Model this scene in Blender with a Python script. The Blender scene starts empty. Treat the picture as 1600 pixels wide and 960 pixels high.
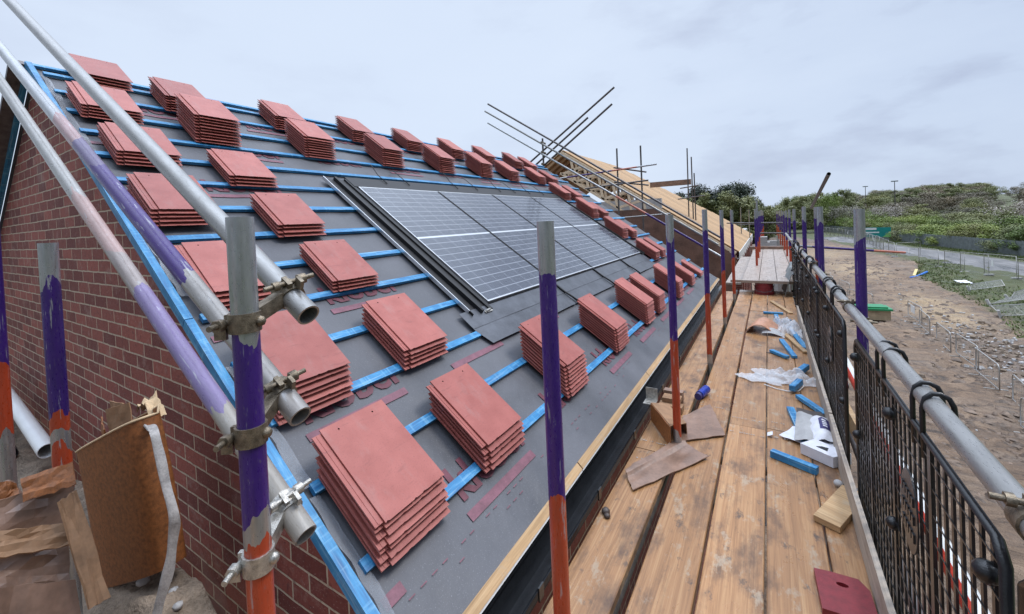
import bpy, bmesh, math, random
from mathutils import Vector, Matrix, noise as mnoise
random.seed(7)
R = random.Random(11)
rad = math.radians
scene = bpy.context.scene
COL = scene.collection

# ------------------------------------------------------------------ camera
CAMZ = 1.47                       # eye height above the scaffold boards (z = 0)
F_PX, CY_PX = 648.73, 361.12      # focal length and principal row, in pixels of a 1600 x 960 frame
YAW, PITCH, ROLL = 0.5538, 0.01982, -0.04483
fwd = Vector((-math.sin(YAW) * math.cos(PITCH), math.cos(YAW) * math.cos(PITCH), -math.sin(PITCH)))
rt0 = Vector((math.cos(YAW), math.sin(YAW), 0))
up0 = rt0.cross(fwd)
rt = rt0 * math.cos(ROLL) + up0 * math.sin(ROLL)
up = -rt0 * math.sin(ROLL) + up0 * math.cos(ROLL)
cd = bpy.data.cameras.new('camera')
cam = bpy.data.objects.new('camera', cd)
COL.objects.link(cam)
cam.matrix_world = Matrix(((rt.x, up.x, -fwd.x, 0), (rt.y, up.y, -fwd.y, 0), (rt.z, up.z, -fwd.z, CAMZ), (0, 0, 0, 1)))
cd.sensor_fit = 'HORIZONTAL'
cd.sensor_width = 36.0
cd.lens = 36.0 * F_PX / 1600.0
cd.shift_y = -(480.0 - CY_PX) / 1600.0
cd.clip_start = 0.05
cd.clip_end = 2000
scene.camera = cam

# ------------------------------------------------------------------ sky and sun
SUN_EL, SUN_AZ = rad(60), rad(55)            # azimuth from +Y towards +X
w = bpy.data.worlds.new('World')
scene.world = w
w.use_nodes = True
nt = w.node_tree
nt.nodes.clear()
out = nt.nodes.new('ShaderNodeOutputWorld')
sky = nt.nodes.new('ShaderNodeTexSky')
sky.sky_type = 'NISHITA'
sky.sun_disc = False
sky.sun_elevation = SUN_EL
sky.sun_rotation = SUN_AZ
sky.air_density = 1.0
sky.dust_density = 3.0
bg1 = nt.nodes.new('ShaderNodeBackground')
bg1.inputs[1].default_value = 0.1
nt.links.new(sky.outputs[0], bg1.inputs[0])
tc = nt.nodes.new('ShaderNodeTexCoord')
mp = nt.nodes.new('ShaderNodeMapping')
mp.inputs['Scale'].default_value = (1.0, 1.0, 2.6)
nt.links.new(tc.outputs['Generated'], mp.inputs[0])
nz = nt.nodes.new('ShaderNodeTexNoise')
nz.inputs['Scale'].default_value = 2.6
nz.inputs['Detail'].default_value = 6
nz.inputs['Roughness'].default_value = 0.55
nt.links.new(mp.outputs[0], nz.inputs['Vector'])
cr = nt.nodes.new('ShaderNodeValToRGB')
cr.color_ramp.elements[0].position = 0.34
cr.color_ramp.elements[0].color = (0.46, 0.52, 0.67, 1)
cr.color_ramp.elements[1].position = 0.49
cr.color_ramp.elements[1].color = (0.62, 0.71, 0.86, 1)
e = cr.color_ramp.elements.new(0.75)
e.color = (0.68, 0.77, 0.91, 1)
nt.links.new(nz.outputs[0], cr.inputs[0])
# the cloud deck is a little darker and bluer away to the right, over the wood
sep = nt.nodes.new('ShaderNodeSeparateXYZ')
nt.links.new(tc.outputs['Generated'], sep.inputs[0])
mr = nt.nodes.new('ShaderNodeMapRange')
mr.inputs[1].default_value = -0.3
mr.inputs[2].default_value = 0.5
mr.inputs[3].default_value = 0.0
mr.inputs[4].default_value = 1.0
nt.links.new(sep.outputs[0], mr.inputs[0])
mix0 = nt.nodes.new('ShaderNodeMix')
mix0.data_type = 'RGBA'
mix0.blend_type = 'MULTIPLY'
[i for i in mix0.inputs if i.name == 'B' and i.type == 'RGBA'][0].default_value = (0.80, 0.83, 0.88, 1)
nt.links.new(mr.outputs[0], [i for i in mix0.inputs if i.name == 'Factor' and i.type == 'VALUE'][0])
mrl = nt.nodes.new('ShaderNodeMapRange')
for i_, v_ in ((1, -0.55), (2, 0.25), (3, 0.22), (4, 1.0)):
    mrl.inputs[i_].default_value = v_
nt.links.new(sep.outputs[0], mrl.inputs[0])
mixl = nt.nodes.new('ShaderNodeMix')
mixl.data_type = 'RGBA'
[i for i in mixl.inputs if i.name == 'A' and i.type == 'RGBA'][0].default_value = (0.65, 0.745, 0.90, 1)
nt.links.new(mrl.outputs[0], [i for i in mixl.inputs if i.name == 'Factor' and i.type == 'VALUE'][0])
nt.links.new(cr.outputs[0], [i for i in mixl.inputs if i.name == 'B' and i.type == 'RGBA'][0])
nt.links.new([o for o in mixl.outputs if o.type == 'RGBA'][0], [i for i in mix0.inputs if i.name == 'A' and i.type == 'RGBA'][0])
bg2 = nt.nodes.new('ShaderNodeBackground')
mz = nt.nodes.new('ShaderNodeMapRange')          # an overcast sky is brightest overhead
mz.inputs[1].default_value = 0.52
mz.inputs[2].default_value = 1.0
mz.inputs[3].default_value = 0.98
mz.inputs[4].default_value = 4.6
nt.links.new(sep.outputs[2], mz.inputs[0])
# added: unseen sky to the right and behind dimmed to cut fill light
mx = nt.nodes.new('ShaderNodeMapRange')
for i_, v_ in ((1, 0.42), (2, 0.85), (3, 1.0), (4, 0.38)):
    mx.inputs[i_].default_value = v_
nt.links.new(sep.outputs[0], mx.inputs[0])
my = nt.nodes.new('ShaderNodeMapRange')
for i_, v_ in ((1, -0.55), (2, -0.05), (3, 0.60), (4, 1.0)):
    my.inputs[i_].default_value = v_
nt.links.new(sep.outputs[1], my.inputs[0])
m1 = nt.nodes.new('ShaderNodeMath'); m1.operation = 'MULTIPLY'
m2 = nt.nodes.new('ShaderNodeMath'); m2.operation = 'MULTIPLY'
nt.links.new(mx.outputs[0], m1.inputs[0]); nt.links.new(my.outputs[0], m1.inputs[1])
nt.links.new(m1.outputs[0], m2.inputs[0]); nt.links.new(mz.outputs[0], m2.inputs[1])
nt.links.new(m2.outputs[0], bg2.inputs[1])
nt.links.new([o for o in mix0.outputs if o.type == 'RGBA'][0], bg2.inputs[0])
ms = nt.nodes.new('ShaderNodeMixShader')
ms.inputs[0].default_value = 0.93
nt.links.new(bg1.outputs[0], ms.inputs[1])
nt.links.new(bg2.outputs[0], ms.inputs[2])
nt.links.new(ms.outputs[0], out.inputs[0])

ld = bpy.data.lights.new('sun', 'SUN')
ld.energy = 1.5
ld.angle = rad(18)
ld.color = (1.0, 0.965, 0.92)
sun = bpy.data.objects.new('sun', ld)
COL.objects.link(sun)
sdir = Vector((math.cos(SUN_EL) * math.sin(SUN_AZ), math.cos(SUN_EL) * math.cos(SUN_AZ), math.sin(SUN_EL)))
sun.rotation_euler = sdir.to_track_quat('Z', 'Y').to_euler()
sun.location = (0, 0, 30)
scene.view_settings.view_transform = 'Standard'
scene.view_settings.look = 'None'
scene.view_settings.exposure = 0.22
scene.view_settings.gamma = 1.0
scene.view_settings.use_curve_mapping = False
scene.cycles.use_denoising = True
scene.cycles.max_bounces = 6

# ------------------------------------------------------------------ material helpers
class NM:
    """small helper that wires a node material"""
    def __init__(s, name):
        s.m = bpy.data.materials.new(name)
        s.m.use_nodes = True
        s.t = s.m.node_tree
        s.b = s.t.nodes['Principled BSDF']
        s.tc = s.t.nodes.new('ShaderNodeTexCoord')
    def n(s, kind, **kw):
        nd = s.t.nodes.new(kind)
        for k, v in kw.items():
            setattr(nd, k, v)
        return nd
    def l(s, a, b):
        s.t.links.new(a, b)
    def vec(s, scale=(1, 1, 1), src='Object', rot=(0, 0, 0), rnd=False):
        mpn = s.n('ShaderNodeMapping')
        mpn.inputs['Scale'].default_value = scale
        mpn.inputs['Rotation'].default_value = rot
        s.l(s.tc.outputs[src], mpn.inputs[0])
        if rnd:
            oi = s.n('ShaderNodeObjectInfo')
            mu = s.n('ShaderNodeMath', operation='MULTIPLY')
            mu.inputs[1].default_value = 37.0
            s.l(oi.outputs['Random'], mu.inputs[0])
            s.l(mu.outputs[0], mpn.inputs['Location'])
        return mpn.outputs[0]
    def noise(s, vec, scale, detail=4, rough=0.55, dist=0.0):
        nd = s.n('ShaderNodeTexNoise')
        nd.inputs['Scale'].default_value = scale
        nd.inputs['Detail'].default_value = detail
        nd.inputs['Roughness'].default_value = rough
        nd.inputs['Distortion'].default_value = dist
        s.l(vec, nd.inputs['Vector'])
        return nd.outputs[0]
    def ramp(s, fac, stops, const=False):
        nd = s.n('ShaderNodeValToRGB')
        cr = nd.color_ramp
        if const:
            cr.interpolation = 'CONSTANT'
        for i, (p, c) in enumerate(stops):
            if isinstance(c, (int, float)):
                c = (c, c, c)
            el = cr.elements[i] if i < 2 else cr.elements.new(p)
            el.position = p
            el.color = (c[0], c[1], c[2], 1)
        s.l(fac, nd.inputs[0])
        return nd.outputs[0]
    def mix(s, fac, a, b, mode='MIX'):
        nd = s.n('ShaderNodeMix')
        nd.data_type = 'RGBA'
        nd.blend_type = mode
        for sock, v in (('Factor', fac), ('A', a), ('B', b)):
            tgt = [i for i in nd.inputs if i.name == sock and (i.type == ('VALUE' if sock == 'Factor' else 'RGBA'))][0]
            if isinstance(v, (int, float)):
                tgt.default_value = v
            elif isinstance(v, tuple):
                tgt.default_value = (v[0], v[1], v[2], 1)
            else:
                s.l(v, tgt)
        return [o for o in nd.outputs if o.type == 'RGBA'][0]
    def math(s, op, a, b=0.0):
        nd = s.n('ShaderNodeMath', operation=op)
        for i, v in enumerate((a, b)):
            if isinstance(v, (int, float)):
                nd.inputs[i].default_value = v
            else:
                s.l(v, nd.inputs[i])
        return nd.outputs[0]
    def bump(s, h, strength=0.3, dist=0.01):
        nd = s.n('ShaderNodeBump')
        nd.inputs['Strength'].default_value = strength
        nd.inputs['Distance'].default_value = dist
        s.l(h, nd.inputs['Height'])
        s.l(nd.outputs[0], s.b.inputs['Normal'])
    def set(s, col=None, rough=None, metal=None, spec=None):
        for nm, v in (('Base Color', col), ('Roughness', rough), ('Metallic', metal), ('Specular IOR Level', spec)):
            if v is None:
                continue
            if isinstance(v, (int, float)):
                s.b.inputs[nm].default_value = v
            elif isinstance(v, tuple):
                s.b.inputs[nm].default_value = (v[0], v[1], v[2], 1)
            else:
                s.l(v, s.b.inputs[nm])
        return s.m
    def objrand(s):
        return s.n('ShaderNodeObjectInfo').outputs['Random']

def simple(name, col, rough=0.6, metal=0.0, var=0.25, scale=12.0, bump=0.15, bdist=0.004, rnd=True, spec=0.5):
    k = NM(name)
    v = k.vec(rnd=rnd)
    n1 = k.noise(v, scale, 6)
    n2 = k.noise(v, scale * 7, 3)
    lo = tuple(c * (1 - var) for c in col)
    hi = tuple(min(1, c * (1 + var)) for c in col)
    c = k.ramp(k.math('ADD', k.math('MULTIPLY', n1, 0.7), k.math('MULTIPLY', n2, 0.3)), [(0.35, lo), (0.65, hi)])
    if bump:
        k.bump(n2, bump, bdist)
    return k.set(c, rough, metal, spec)

M = {}
# concrete roof tile, pinkish red
k = NM('red_tile')
v = k.vec(rnd=True)
n1 = k.noise(v, 9, 5); n2 = k.noise(v, 160, 3); n3 = k.noise(v, 30, 4)
base = k.ramp(n1, [(0.3, (0.345, 0.098, 0.080)), (0.7, (0.435, 0.138, 0.114))])
base = k.mix(k.ramp(n2, [(0.56, 0.0), (0.72, 0.5)]), base, (0.24, 0.075, 0.07))
base = k.mix(k.ramp(n3, [(0.62, 0.0), (0.8, 0.35)]), base, (0.30, 0.10, 0.09))
n5 = k.noise(k.vec((2.2, 0.8, 1), rnd=True), 7, 5, 0.65)
base = k.mix(k.ramp(n5, [(0.54, 0.0), (0.74, 0.45)]), base, (0.38, 0.20, 0.175))
n6 = k.noise(k.vec((0.6, 3.0, 1), rnd=True), 16, 4, 0.6)
base = k.mix(k.ramp(n6, [(0.60, 0.0), (0.72, 0.35)]), base, (0.16, 0.052, 0.046))
rv = k.ramp(k.objrand(), [(0.0, (0.80, 0.76, 0.76)), (0.5, (1, 1, 1)), (1.0, (1.10, 1.12, 1.10))])
base = k.mix(1.0, base, rv, 'MULTIPLY')
k.bump(n2, 0.35, 0.002)
M['tile'] = k.set(base, 0.5, 0, 0.35)
M['hole'] = simple('nail_hole_shadow', (0.05, 0.02, 0.018), 0.9, var=0.1)
# treated blue batten
k = NM('blue_batten')
v = k.vec((1, 1, 1), rnd=True)
n1 = k.noise(k.vec((3.2, 22, 22), rnd=True), 2.4, 5, 0.6)
n2 = k.noise(k.vec((60, 6, 6), rnd=True), 1.0, 3)
n3 = k.noise(v, 5, 3)
c = k.ramp(n1, [(0.3, (0.012, 0.12, 0.30)), (0.55, (0.022, 0.24, 0.50)), (0.78, (0.17, 0.42, 0.62))])
c = k.mix(k.ramp(n2, [(0.56, 0.0), (0.66, 0.45)]), c, (0.16, 0.44, 0.64))
c = k.mix(k.ramp(n3, [(0.60, 0.0), (0.75, 0.5)]), c, (0.02, 0.15, 0.36))
rv = k.ramp(k.objrand(), [(0.0, (0.85, 0.78, 0.80)), (1.0, (1.25, 1.05, 1.0))])
c = k.mix(1.0, c, rv, 'MULTIPLY')
n7 = k.noise(k.vec((1.2, 30, 30), rnd=True), 1.6, 5, 0.65)
c = k.mix(k.ramp(n7, [(0.56, 0.0), (0.68, 0.55)]), c, (0.36, 0.55, 0.66))
k.bump(n2, 0.3, 0.002)
M['batten'] = k.set(c, 0.5)
# dark grey breather underlay
k = NM('roof_underlay_membrane')
v = k.vec()
n1 = k.noise(v, 2.2, 5); n2 = k.noise(k.vec((1, 8, 1)), 40, 3); n3 = k.noise(v, 260, 2)
c = k.ramp(n1, [(0.3, (0.078, 0.080, 0.088)), (0.7, (0.135, 0.137, 0.150))])
c = k.mix(k.ramp(n3, [(0.62, 0.0), (0.75, 0.5)]), c, (0.33, 0.34, 0.38))
c = k.mix(k.ramp(n2, [(0.5, 0.0), (0.8, 0.35)]), c, (0.085, 0.087, 0.10))
k.bump(k.noise(v, 14, 5), 0.5, 0.006)
M['felt'] = k.set(c, k.ramp(n1, [(0.3, 0.40), (0.7, 0.62)]), None, 0.35)
M['print'] = simple('maroon_print', (0.13, 0.035, 0.05), 0.6, var=0.25, scale=20, bump=0)
M['printpale'] = simple('faded_maroon_print', (0.19, 0.075, 0.10), 0.6, var=0.25, scale=20, bump=0)
# brick wall: mapped by world X (or Y) and Z, one brick 225 x 75 mm with its joint
def brick_mat(name, axis, dark=1.0):
    k = NM(name)
    sx = k.n('ShaderNodeSeparateXYZ')
    geo = k.n('ShaderNodeNewGeometry')
    k.l(geo.outputs['Position'], sx.inputs[0])
    cx = k.n('ShaderNodeCombineXYZ')
    k.l(sx.outputs[axis], cx.inputs[0])
    k.l(sx.outputs[2], cx.inputs[1])
    wob = k.noise(geo.outputs['Position'], 9, 3)
    ad = k.n('ShaderNodeVectorMath', operation='ADD')
    wv = k.n('ShaderNodeCombineXYZ')
    wm = k.math('MULTIPLY', k.math('SUBTRACT', wob, 0.5), 0.012)
    k.l(wm, wv.inputs[0]); k.l(wm, wv.inputs[1])
    k.l(cx.outputs[0], ad.inputs[0]); k.l(wv.outputs[0], ad.inputs[1])
    br = k.n('ShaderNodeTexBrick')
    br.offset = 0.5
    br.inputs['Scale'].default_value = 1.0
    br.inputs['Brick Width'].default_value = 0.225
    br.inputs['Row Height'].default_value = 0.075
    br.inputs['Mortar Size'].default_value = 0.0050
    br.inputs['Mortar Smooth'].default_value = 0.25
    br.inputs['Bias'].default_value = -0.1
    br.inputs['Color1'].default_value = (0.150 * dark, 0.033 * dark, 0.027 * dark, 1)
    br.inputs['Color2'].default_value = (0.330 * dark, 0.088 * dark, 0.064 * dark, 1)
    br.inputs['Mortar'].default_value = (0.52, 0.42, 0.31, 1)
    k.l(ad.outputs[0], br.inputs['Vector'])
    n1 = k.noise(geo.outputs['Position'], 45, 5, 0.65)
    n2 = k.noise(geo.outputs['Position'], 2.2, 4)
    c = k.mix(k.ramp(n1, [(0.52, 0.0), (0.72, 0.75)]), br.outputs[0], (0.085 * dark, 0.022 * dark, 0.024 * dark))
    n4 = k.noise(geo.outputs['Position'], 120, 2)
    c = k.mix(k.ramp(n4, [(0.62, 0.0), (0.70, 0.6)]), c, (0.46, 0.32, 0.29))
    n8 = k.noise(geo.outputs['Position'], 11, 5, 0.7)
    c = k.mix(k.ramp(n8, [(0.56, 0.0), (0.72, 0.5)]), c, (0.40, 0.27, 0.23))
    c = k.mix(k.ramp(n2, [(0.60, 0.0), (0.78, 0.4)]), c, (0.34, 0.27, 0.24))
    h = k.math('ADD', k.math('MULTIPLY', br.outputs[1], -1.0), k.math('MULTIPLY', n1, 0.5))
    k.bump(h, 0.9, 0.008)
    return k.set(c, 0.75)
M['brick_x'] = brick_mat('red_brickwork', 0)
M['brick_y'] = brick_mat('red_brickwork_side', 1)
# scaffold board
def board_mat(name, a, b, wet, dirt=0.75):
    k = NM(name)
    g = k.noise(k.vec((38, 1.1, 38), rnd=True), 1.6, 8, 0.68, 0.9)
    f = k.noise(k.vec((150, 2.0, 150), rnd=True), 1.0, 3)
    s1 = k.noise(k.vec((7, 3.0, 7), rnd=True), 1.0, 6, 0.65)
    s2 = k.noise(k.vec((16, 9, 16), rnd=True), 1.0, 5, 0.7)
    c = k.ramp(g, [(0.28, tuple(x * 0.62 for x in a)), (0.48, a), (0.72, b)])
    c = k.mix(k.ramp(f, [(0.5, 0.0), (0.75, 0.4)]), c, tuple(x * 0.6 for x in a))
    c = k.mix(k.ramp(s1, [(0.50, 0.0), (0.70, dirt)]), c, (0.105, 0.062, 0.042))
    c = k.mix(k.ramp(s2, [(0.59, 0.0), (0.70, dirt)]), c, (0.085, 0.062, 0.05))
    s3 = k.noise(k.vec((11, 6, 11), rnd=True), 1.3, 5, 0.7)
    c = k.mix(k.ramp(s3, [(0.57, 0.0), (0.66, 0.6)]), c, (0.42, 0.35, 0.26))
    rv = k.ramp(k.objrand(), [(0.0, (0.80, 0.78, 0.76)), (1.0, (1.06, 1.04, 1.02))])
    c = k.mix(1.0, c, rv, 'MULTIPLY')
    k.bump(k.math('ADD', g, k.math('MULTIPLY', f, 0.5)), 0.35, 0.004)
    return k.set(c, k.ramp(s1, [(0.35, wet), (0.7, wet + 0.25)]))
M['board'] = board_mat('scaffold_board_timber', (0.375, 0.195, 0.086), (0.51, 0.305, 0.148), 0.27, 0.92)
M['boardpale'] = board_mat('weathered_pale_board', (0.40, 0.33, 0.28), (0.52, 0.45, 0.40), 0.25, 0.4)
M['timber'] = board_mat('new_sawn_timber', (0.50, 0.32, 0.16), (0.66, 0.47, 0.27), 0.5, 0.25)
M['ply'] = board_mat('roof_sheathing_boards', (0.46, 0.28, 0.13), (0.56, 0.37, 0.19), 0.55, 0.15)
M['toe'] = board_mat('grey_toe_board_timber', (0.36, 0.31, 0.26), (0.48, 0.42, 0.36), 0.5, 0.4)
# tubes
def tube_mat(name, bands, zmax, rag=0.10, scr=0.5):
    """bands: (start along the tube in metres, colour, metallic)"""
    k = NM(name)
    s = k.n('ShaderNodeSeparateXYZ')
    k.l(k.tc.outputs['Object'], s.inputs[0])
    oi = k.objrand()
    nA = k.noise(k.vec((17, 17, 5), rnd=True), 1.0, 3, 0.5)
    nB = k.noise(k.vec((60, 60, 9), rnd=True), 1.0, 5, 0.65)
    nC = k.noise(k.vec((200, 200, 60), rnd=True), 1.0, 3)
    z = k.math('ADD', s.outputs[2], k.math('MULTIPLY', k.math('SUBTRACT', nA, 0.5), rag * 5))
    z = k.math('ADD', z, k.math('MULTIPLY', k.math('SUBTRACT', oi, 0.5), 0.06 if rag else 0))
    fac = k.math('DIVIDE', z, zmax)
    col = k.ramp(fac, [(max(0, b[0] / zmax), b[1]) for b in bands], const=True)
    met = k.ramp(fac, [(max(0, b[0] / zmax), b[2]) for b in bands], const=True)
    # scratches down to bare zinc, cement and dirt
    nD = k.noise(k.vec((110, 110, 7), rnd=True), 1.0, 4, 0.6)
    sc = k.ramp(k.math('MAXIMUM', nB, k.math('SUBTRACT', nD, 0.01)), [(0.63, 0.0), (0.66, scr)])
    col = k.mix(sc, col, (0.42, 0.43, 0.44))
    met = k.mix(sc, met, (0.5, 0.5, 0.5))
    col = k.mix(k.ramp(nC, [(0.62, 0.0), (0.74, 0.4)]), col, (0.17, 0.15, 0.135))
    mottle = k.ramp(nB, [(0.3, 0.82), (0.6, 1.1)])
    col = k.mix(1.0, col, mottle, 'MULTIPLY')
    k.bump(nC, 0.2, 0.001)
    return k.set(col, k.ramp(nC, [(0.3, 0.24), (0.7, 0.42)]), met)
ZINC, PURP, ORNG = (0.40, 0.41, 0.42), (0.042, 0.013, 0.15), (0.40, 0.055, 0.020)
GZ = 5.7
M['std'] = tube_mat('banded_standard_paint', [(0, ZINC, 0.75), (GZ + 0.08, ORNG, 0.0), (GZ + 0.66, PURP, 0.0), (GZ + 1.27, ZINC, 0.75)], 8.0, 0.04)
M['std_near'] = tube_mat('banded_standard_paint_near', [(0, ZINC, 0.75), (GZ + 0.08, ORNG, 0.0), (GZ + 0.80, ZINC, 0.75), (GZ + 0.86, PURP, 0.0), (GZ + 1.24, ZINC, 0.75)], 8.0, 0.06)
M['std_gable'] = tube_mat('banded_standard_paint_gable', [(0, ZINC, 0.75), (GZ + 0.65, ORNG, 0.0), (GZ + 0.74, ZINC, 0.75), (GZ + 0.82, ORNG, 0.0), (GZ + 0.87, PURP, 0.0), (GZ + 1.31, ZINC, 0.75)], 8.0, 0.05, 0.8)
M['std_edge'] = tube_mat('banded_standard_paint_edge', [(0, ZINC, 0.75), (GZ + 0.66, ORNG, 0.0), (GZ + 0.97, PURP, 0.0), (GZ + 1.7, ZINC, 0.75)], 8.0, 0.05)
M['zinc'] = tube_mat('galvanised_tube', [(0, (0.29, 0.285, 0.275), 0.5), (50, (0.29, 0.285, 0.275), 0.5)], 100, 0.0, 0.0)
M['zincdark'] = simple('weathered_steel_tube', (0.13, 0.12, 0.12), 0.5, 0.6, 0.35, 20)
M['rail2'] = tube_mat('rail_purple_and_zinc', [(0, (0.30, 0.28, 0.26), 0.3), (0.55, PURP, 0.0), (1.35, (0.12, 0.09, 0.19), 0.0), (1.6, (0.36, 0.23, 0.23), 0.1), (1.9, ZINC, 0.6)], 8.0, 0.06, 0.6)
M['rail3'] = tube_mat('rail_mortar_splashed', [(0, (0.31, 0.285, 0.25), 0.1), (0.40, (0.20, 0.155, 0.30), 0.0), (0.95, (0.32, 0.27, 0.25), 0.1), (1.2, (0.40, 0.27, 0.245), 0.0), (1.6, (0.34, 0.33, 0.31), 0.3)], 8.0, 0.08, 0.6)
M['railr'] = tube_mat('far_rail_orange_purple', [(0, ZINC, 0.75), (0.35, PURP, 0.0), (1.8, (0.55, 0.18, 0.12), 0.0), (2.6, ZINC, 0.6)], 10.0, 0.05, 0.4)
M['coupler'] = simple('rusty_coupler_steel', (0.20, 0.165, 0.12), 0.42, 0.7, 0.5, 60, 0.4)
M['couplerz'] = simple('zinc_coupler_steel', (0.48, 0.46, 0.42), 0.38, 0.8, 0.4, 60, 0.4)
M['black'] = simple('black_guard_plastic', (0.010, 0.010, 0.011), 0.28, 0, 0.3, 40, 0.2)
M['gutter'] = simple('black_gutter_plastic', (0.012, 0.013, 0.015), 0.22, 0, 0.3, 10, 0.25, 0.003)
M['flash'] = simple('dark_grey_flashing_metal', (0.10, 0.105, 0.118), 0.34, 0.3, 0.25, 9, 0.15, 0.004)
M['rubber'] = simple('black_rubber_channel', (0.006, 0.006, 0.007), 0.55, 0, 0.2, 30)
M['alu'] = simple('silver_aluminium', (0.70, 0.71, 0.72), 0.35, 0.85, 0.1, 30)
M['white'] = simple('white_plastic', (0.74, 0.74, 0.73), 0.45, 0, 0.08, 14)
M['fascia'] = simple('white_fascia_board', (0.76, 0.76, 0.75), 0.35, 0, 0.05, 8)
M['card'] = simple('brown_cardboard', (0.26, 0.145, 0.075), 0.75, 0, 0.3, 10, 0.2)
M['cardwet'] = simple('wet_brown_cardboard', (0.22, 0.135, 0.095), 0.32, 0, 0.3, 9, 0.2)
M['cardroll'] = simple('speckled_brown_board', (0.24, 0.085, 0.024), 0.55, 0, 0.4, 70, 0.4)
M['cardedge'] = simple('pale_cardboard_edge', (0.55, 0.40, 0.24), 0.8, 0, 0.2, 20)
M['strap'] = simple('white_woven_strap', (0.36, 0.335, 0.315), 0.7, 0, 0.35, 25, 0.4)
M['paper'] = simple('white_packaging_paper', (0.70, 0.70, 0.74), 0.6, 0, 0.1, 14)
M['navy'] = simple('navy_print', (0.035, 0.03, 0.13), 0.5, 0, 0.2, 20)
M['darkbrown'] = simple('dark_brown_sheet', (0.06, 0.042, 0.034), 0.5, 0, 0.3, 20)
M['bluefoil'] = simple('blue_can', (0.02, 0.045, 0.33), 0.25, 0.3, 0.3, 40)
M['redplate'] = simple('dark_red_plate', (0.21, 0.022, 0.028), 0.42, 0, 0.2, 40, 0.3)
M['rubble'] = simple('grey_brown_rubble', (0.22, 0.17, 0.125), 0.9, 0, 0.4, 12, 0.6, 0.02)
M['brownwrap'] = simple('brown_membrane', (0.155, 0.085, 0.06), 0.55, 0, 0.35, 3, 0.4, 0.02)
M['block'] = simple('pale_grey_block', (0.42, 0.41, 0.40), 0.85, 0, 0.15, 10)
M['terracotta'] = simple('terracotta_sheet', (0.50, 0.25, 0.15), 0.4, 0, 0.25, 18)
M['pink'] = simple('red_lower_paint', (0.58, 0.06, 0.035), 0.4, 0, 0.2, 20)
M['green'] = simple('green_lid_plastic', (0.02, 0.23, 0.09), 0.4, 0, 0.15, 3)
M['cream'] = simple('muddy_cream_plastic', (0.38, 0.30, 0.19), 0.6, 0, 0.3, 3)
M['teal'] = simple('teal_banner', (0.0, 0.22, 0.20), 0.5, 0, 0.1, 1)
M['lime'] = simple('light_green_print', (0.20, 0.50, 0.15), 0.5, 0, 0.1, 1)
M['pbblue'] = simple('blue_duct', (0.02, 0.16, 0.55), 0.4, 0, 0.1, 3)
M['yellow'] = simple('pale_yellow_board', (0.62, 0.50, 0.22), 0.6, 0, 0.1, 3)
M['palisade'] = simple('grey_palisade_steel', (0.21, 0.235, 0.24), 0.5, 0.1, 0.25, 2)
M['hera'] = simple('galvanised_fence_wire', (0.42, 0.41, 0.39), 0.4, 0.4, 0.1, 6)
M['truss'] = simple('pale_truss_timber', (0.76, 0.60, 0.42), 0.7, 0, 0.15, 10)
M['bark'] = simple('tree_bark', (0.085, 0.065, 0.05), 0.9, 0, 0.3, 6)
# clear polythene
k = NM('crumpled_polythene')
v = k.vec()
k.bump(k.noise(v, 28, 5), 0.8, 0.012)
k.set((0.74, 0.75, 0.77), 0.22)
k.b.inputs['Alpha'].default_value = 0.5
M['poly'] = k.m
k = NM('clear_verge_film')
k.bump(k.noise(k.vec(), 24, 4), 0.6, 0.01)
k.set((0.34, 0.36, 0.39), 0.25)
k.b.inputs['Alpha'].default_value = 0.4
M['film'] = k.m
# photovoltaic laminate, in the panel's own metres: x across, y up the slope
k = NM('solar_cells')
s = k.n('ShaderNodeSeparateXYZ')
k.l(k.tc.outputs['Object'], s.inputs[0])
def line(src, period, width, off=0.0):
    a = k.math('ADD', src, off + 100 * period)
    a = k.math('MODULO', a, period)
    a = k.math('SUBTRACT', a, period / 2)
    a = k.math('ABSOLUTE', a)
    return k.math('GREATER_THAN', a, period / 2 - width / 2)
PW, PH = 1.104, 1.732
cw, chh = PW / 6, (PH / 2 - 0.012) / 10
yy = k.math('ABSOLUTE', s.outputs[1])
y2 = k.math('SUBTRACT', yy, 0.012)
cells = k.math('MAXIMUM', line(s.outputs[0], cw, 0.0040), line(y2, chh, 0.0050))
mid = k.math('LESS_THAN', yy, 0.0085)
bus = line(s.outputs[0], cw / 9, 0.0042)
n1 = k.noise(k.vec((1, 1, 1), rnd=True), 3.0, 3)
c = k.ramp(n1, [(0.3, (0.030, 0.036, 0.052)), (0.7, (0.042, 0.050, 0.070))])
c = k.mix(k.math('MULTIPLY', bus, 0.52), c, (0.44, 0.47, 0.52))
c = k.mix(k.math('MULTIPLY', cells, 0.55), c, (0.60, 0.63, 0.68))
c = k.mix(mid, c, (0.62, 0.65, 0.67))
drops = k.noise(k.vec(), 230, 2)
k.bump(k.ramp(drops, [(0.55, 0.0), (0.7, 1.0)]), 0.10, 0.001)
M['pv'] = k.set(c, k.ramp(drops, [(0.45, 0.09), (0.7, 0.24)]), 0.0, 0.6)
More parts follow.
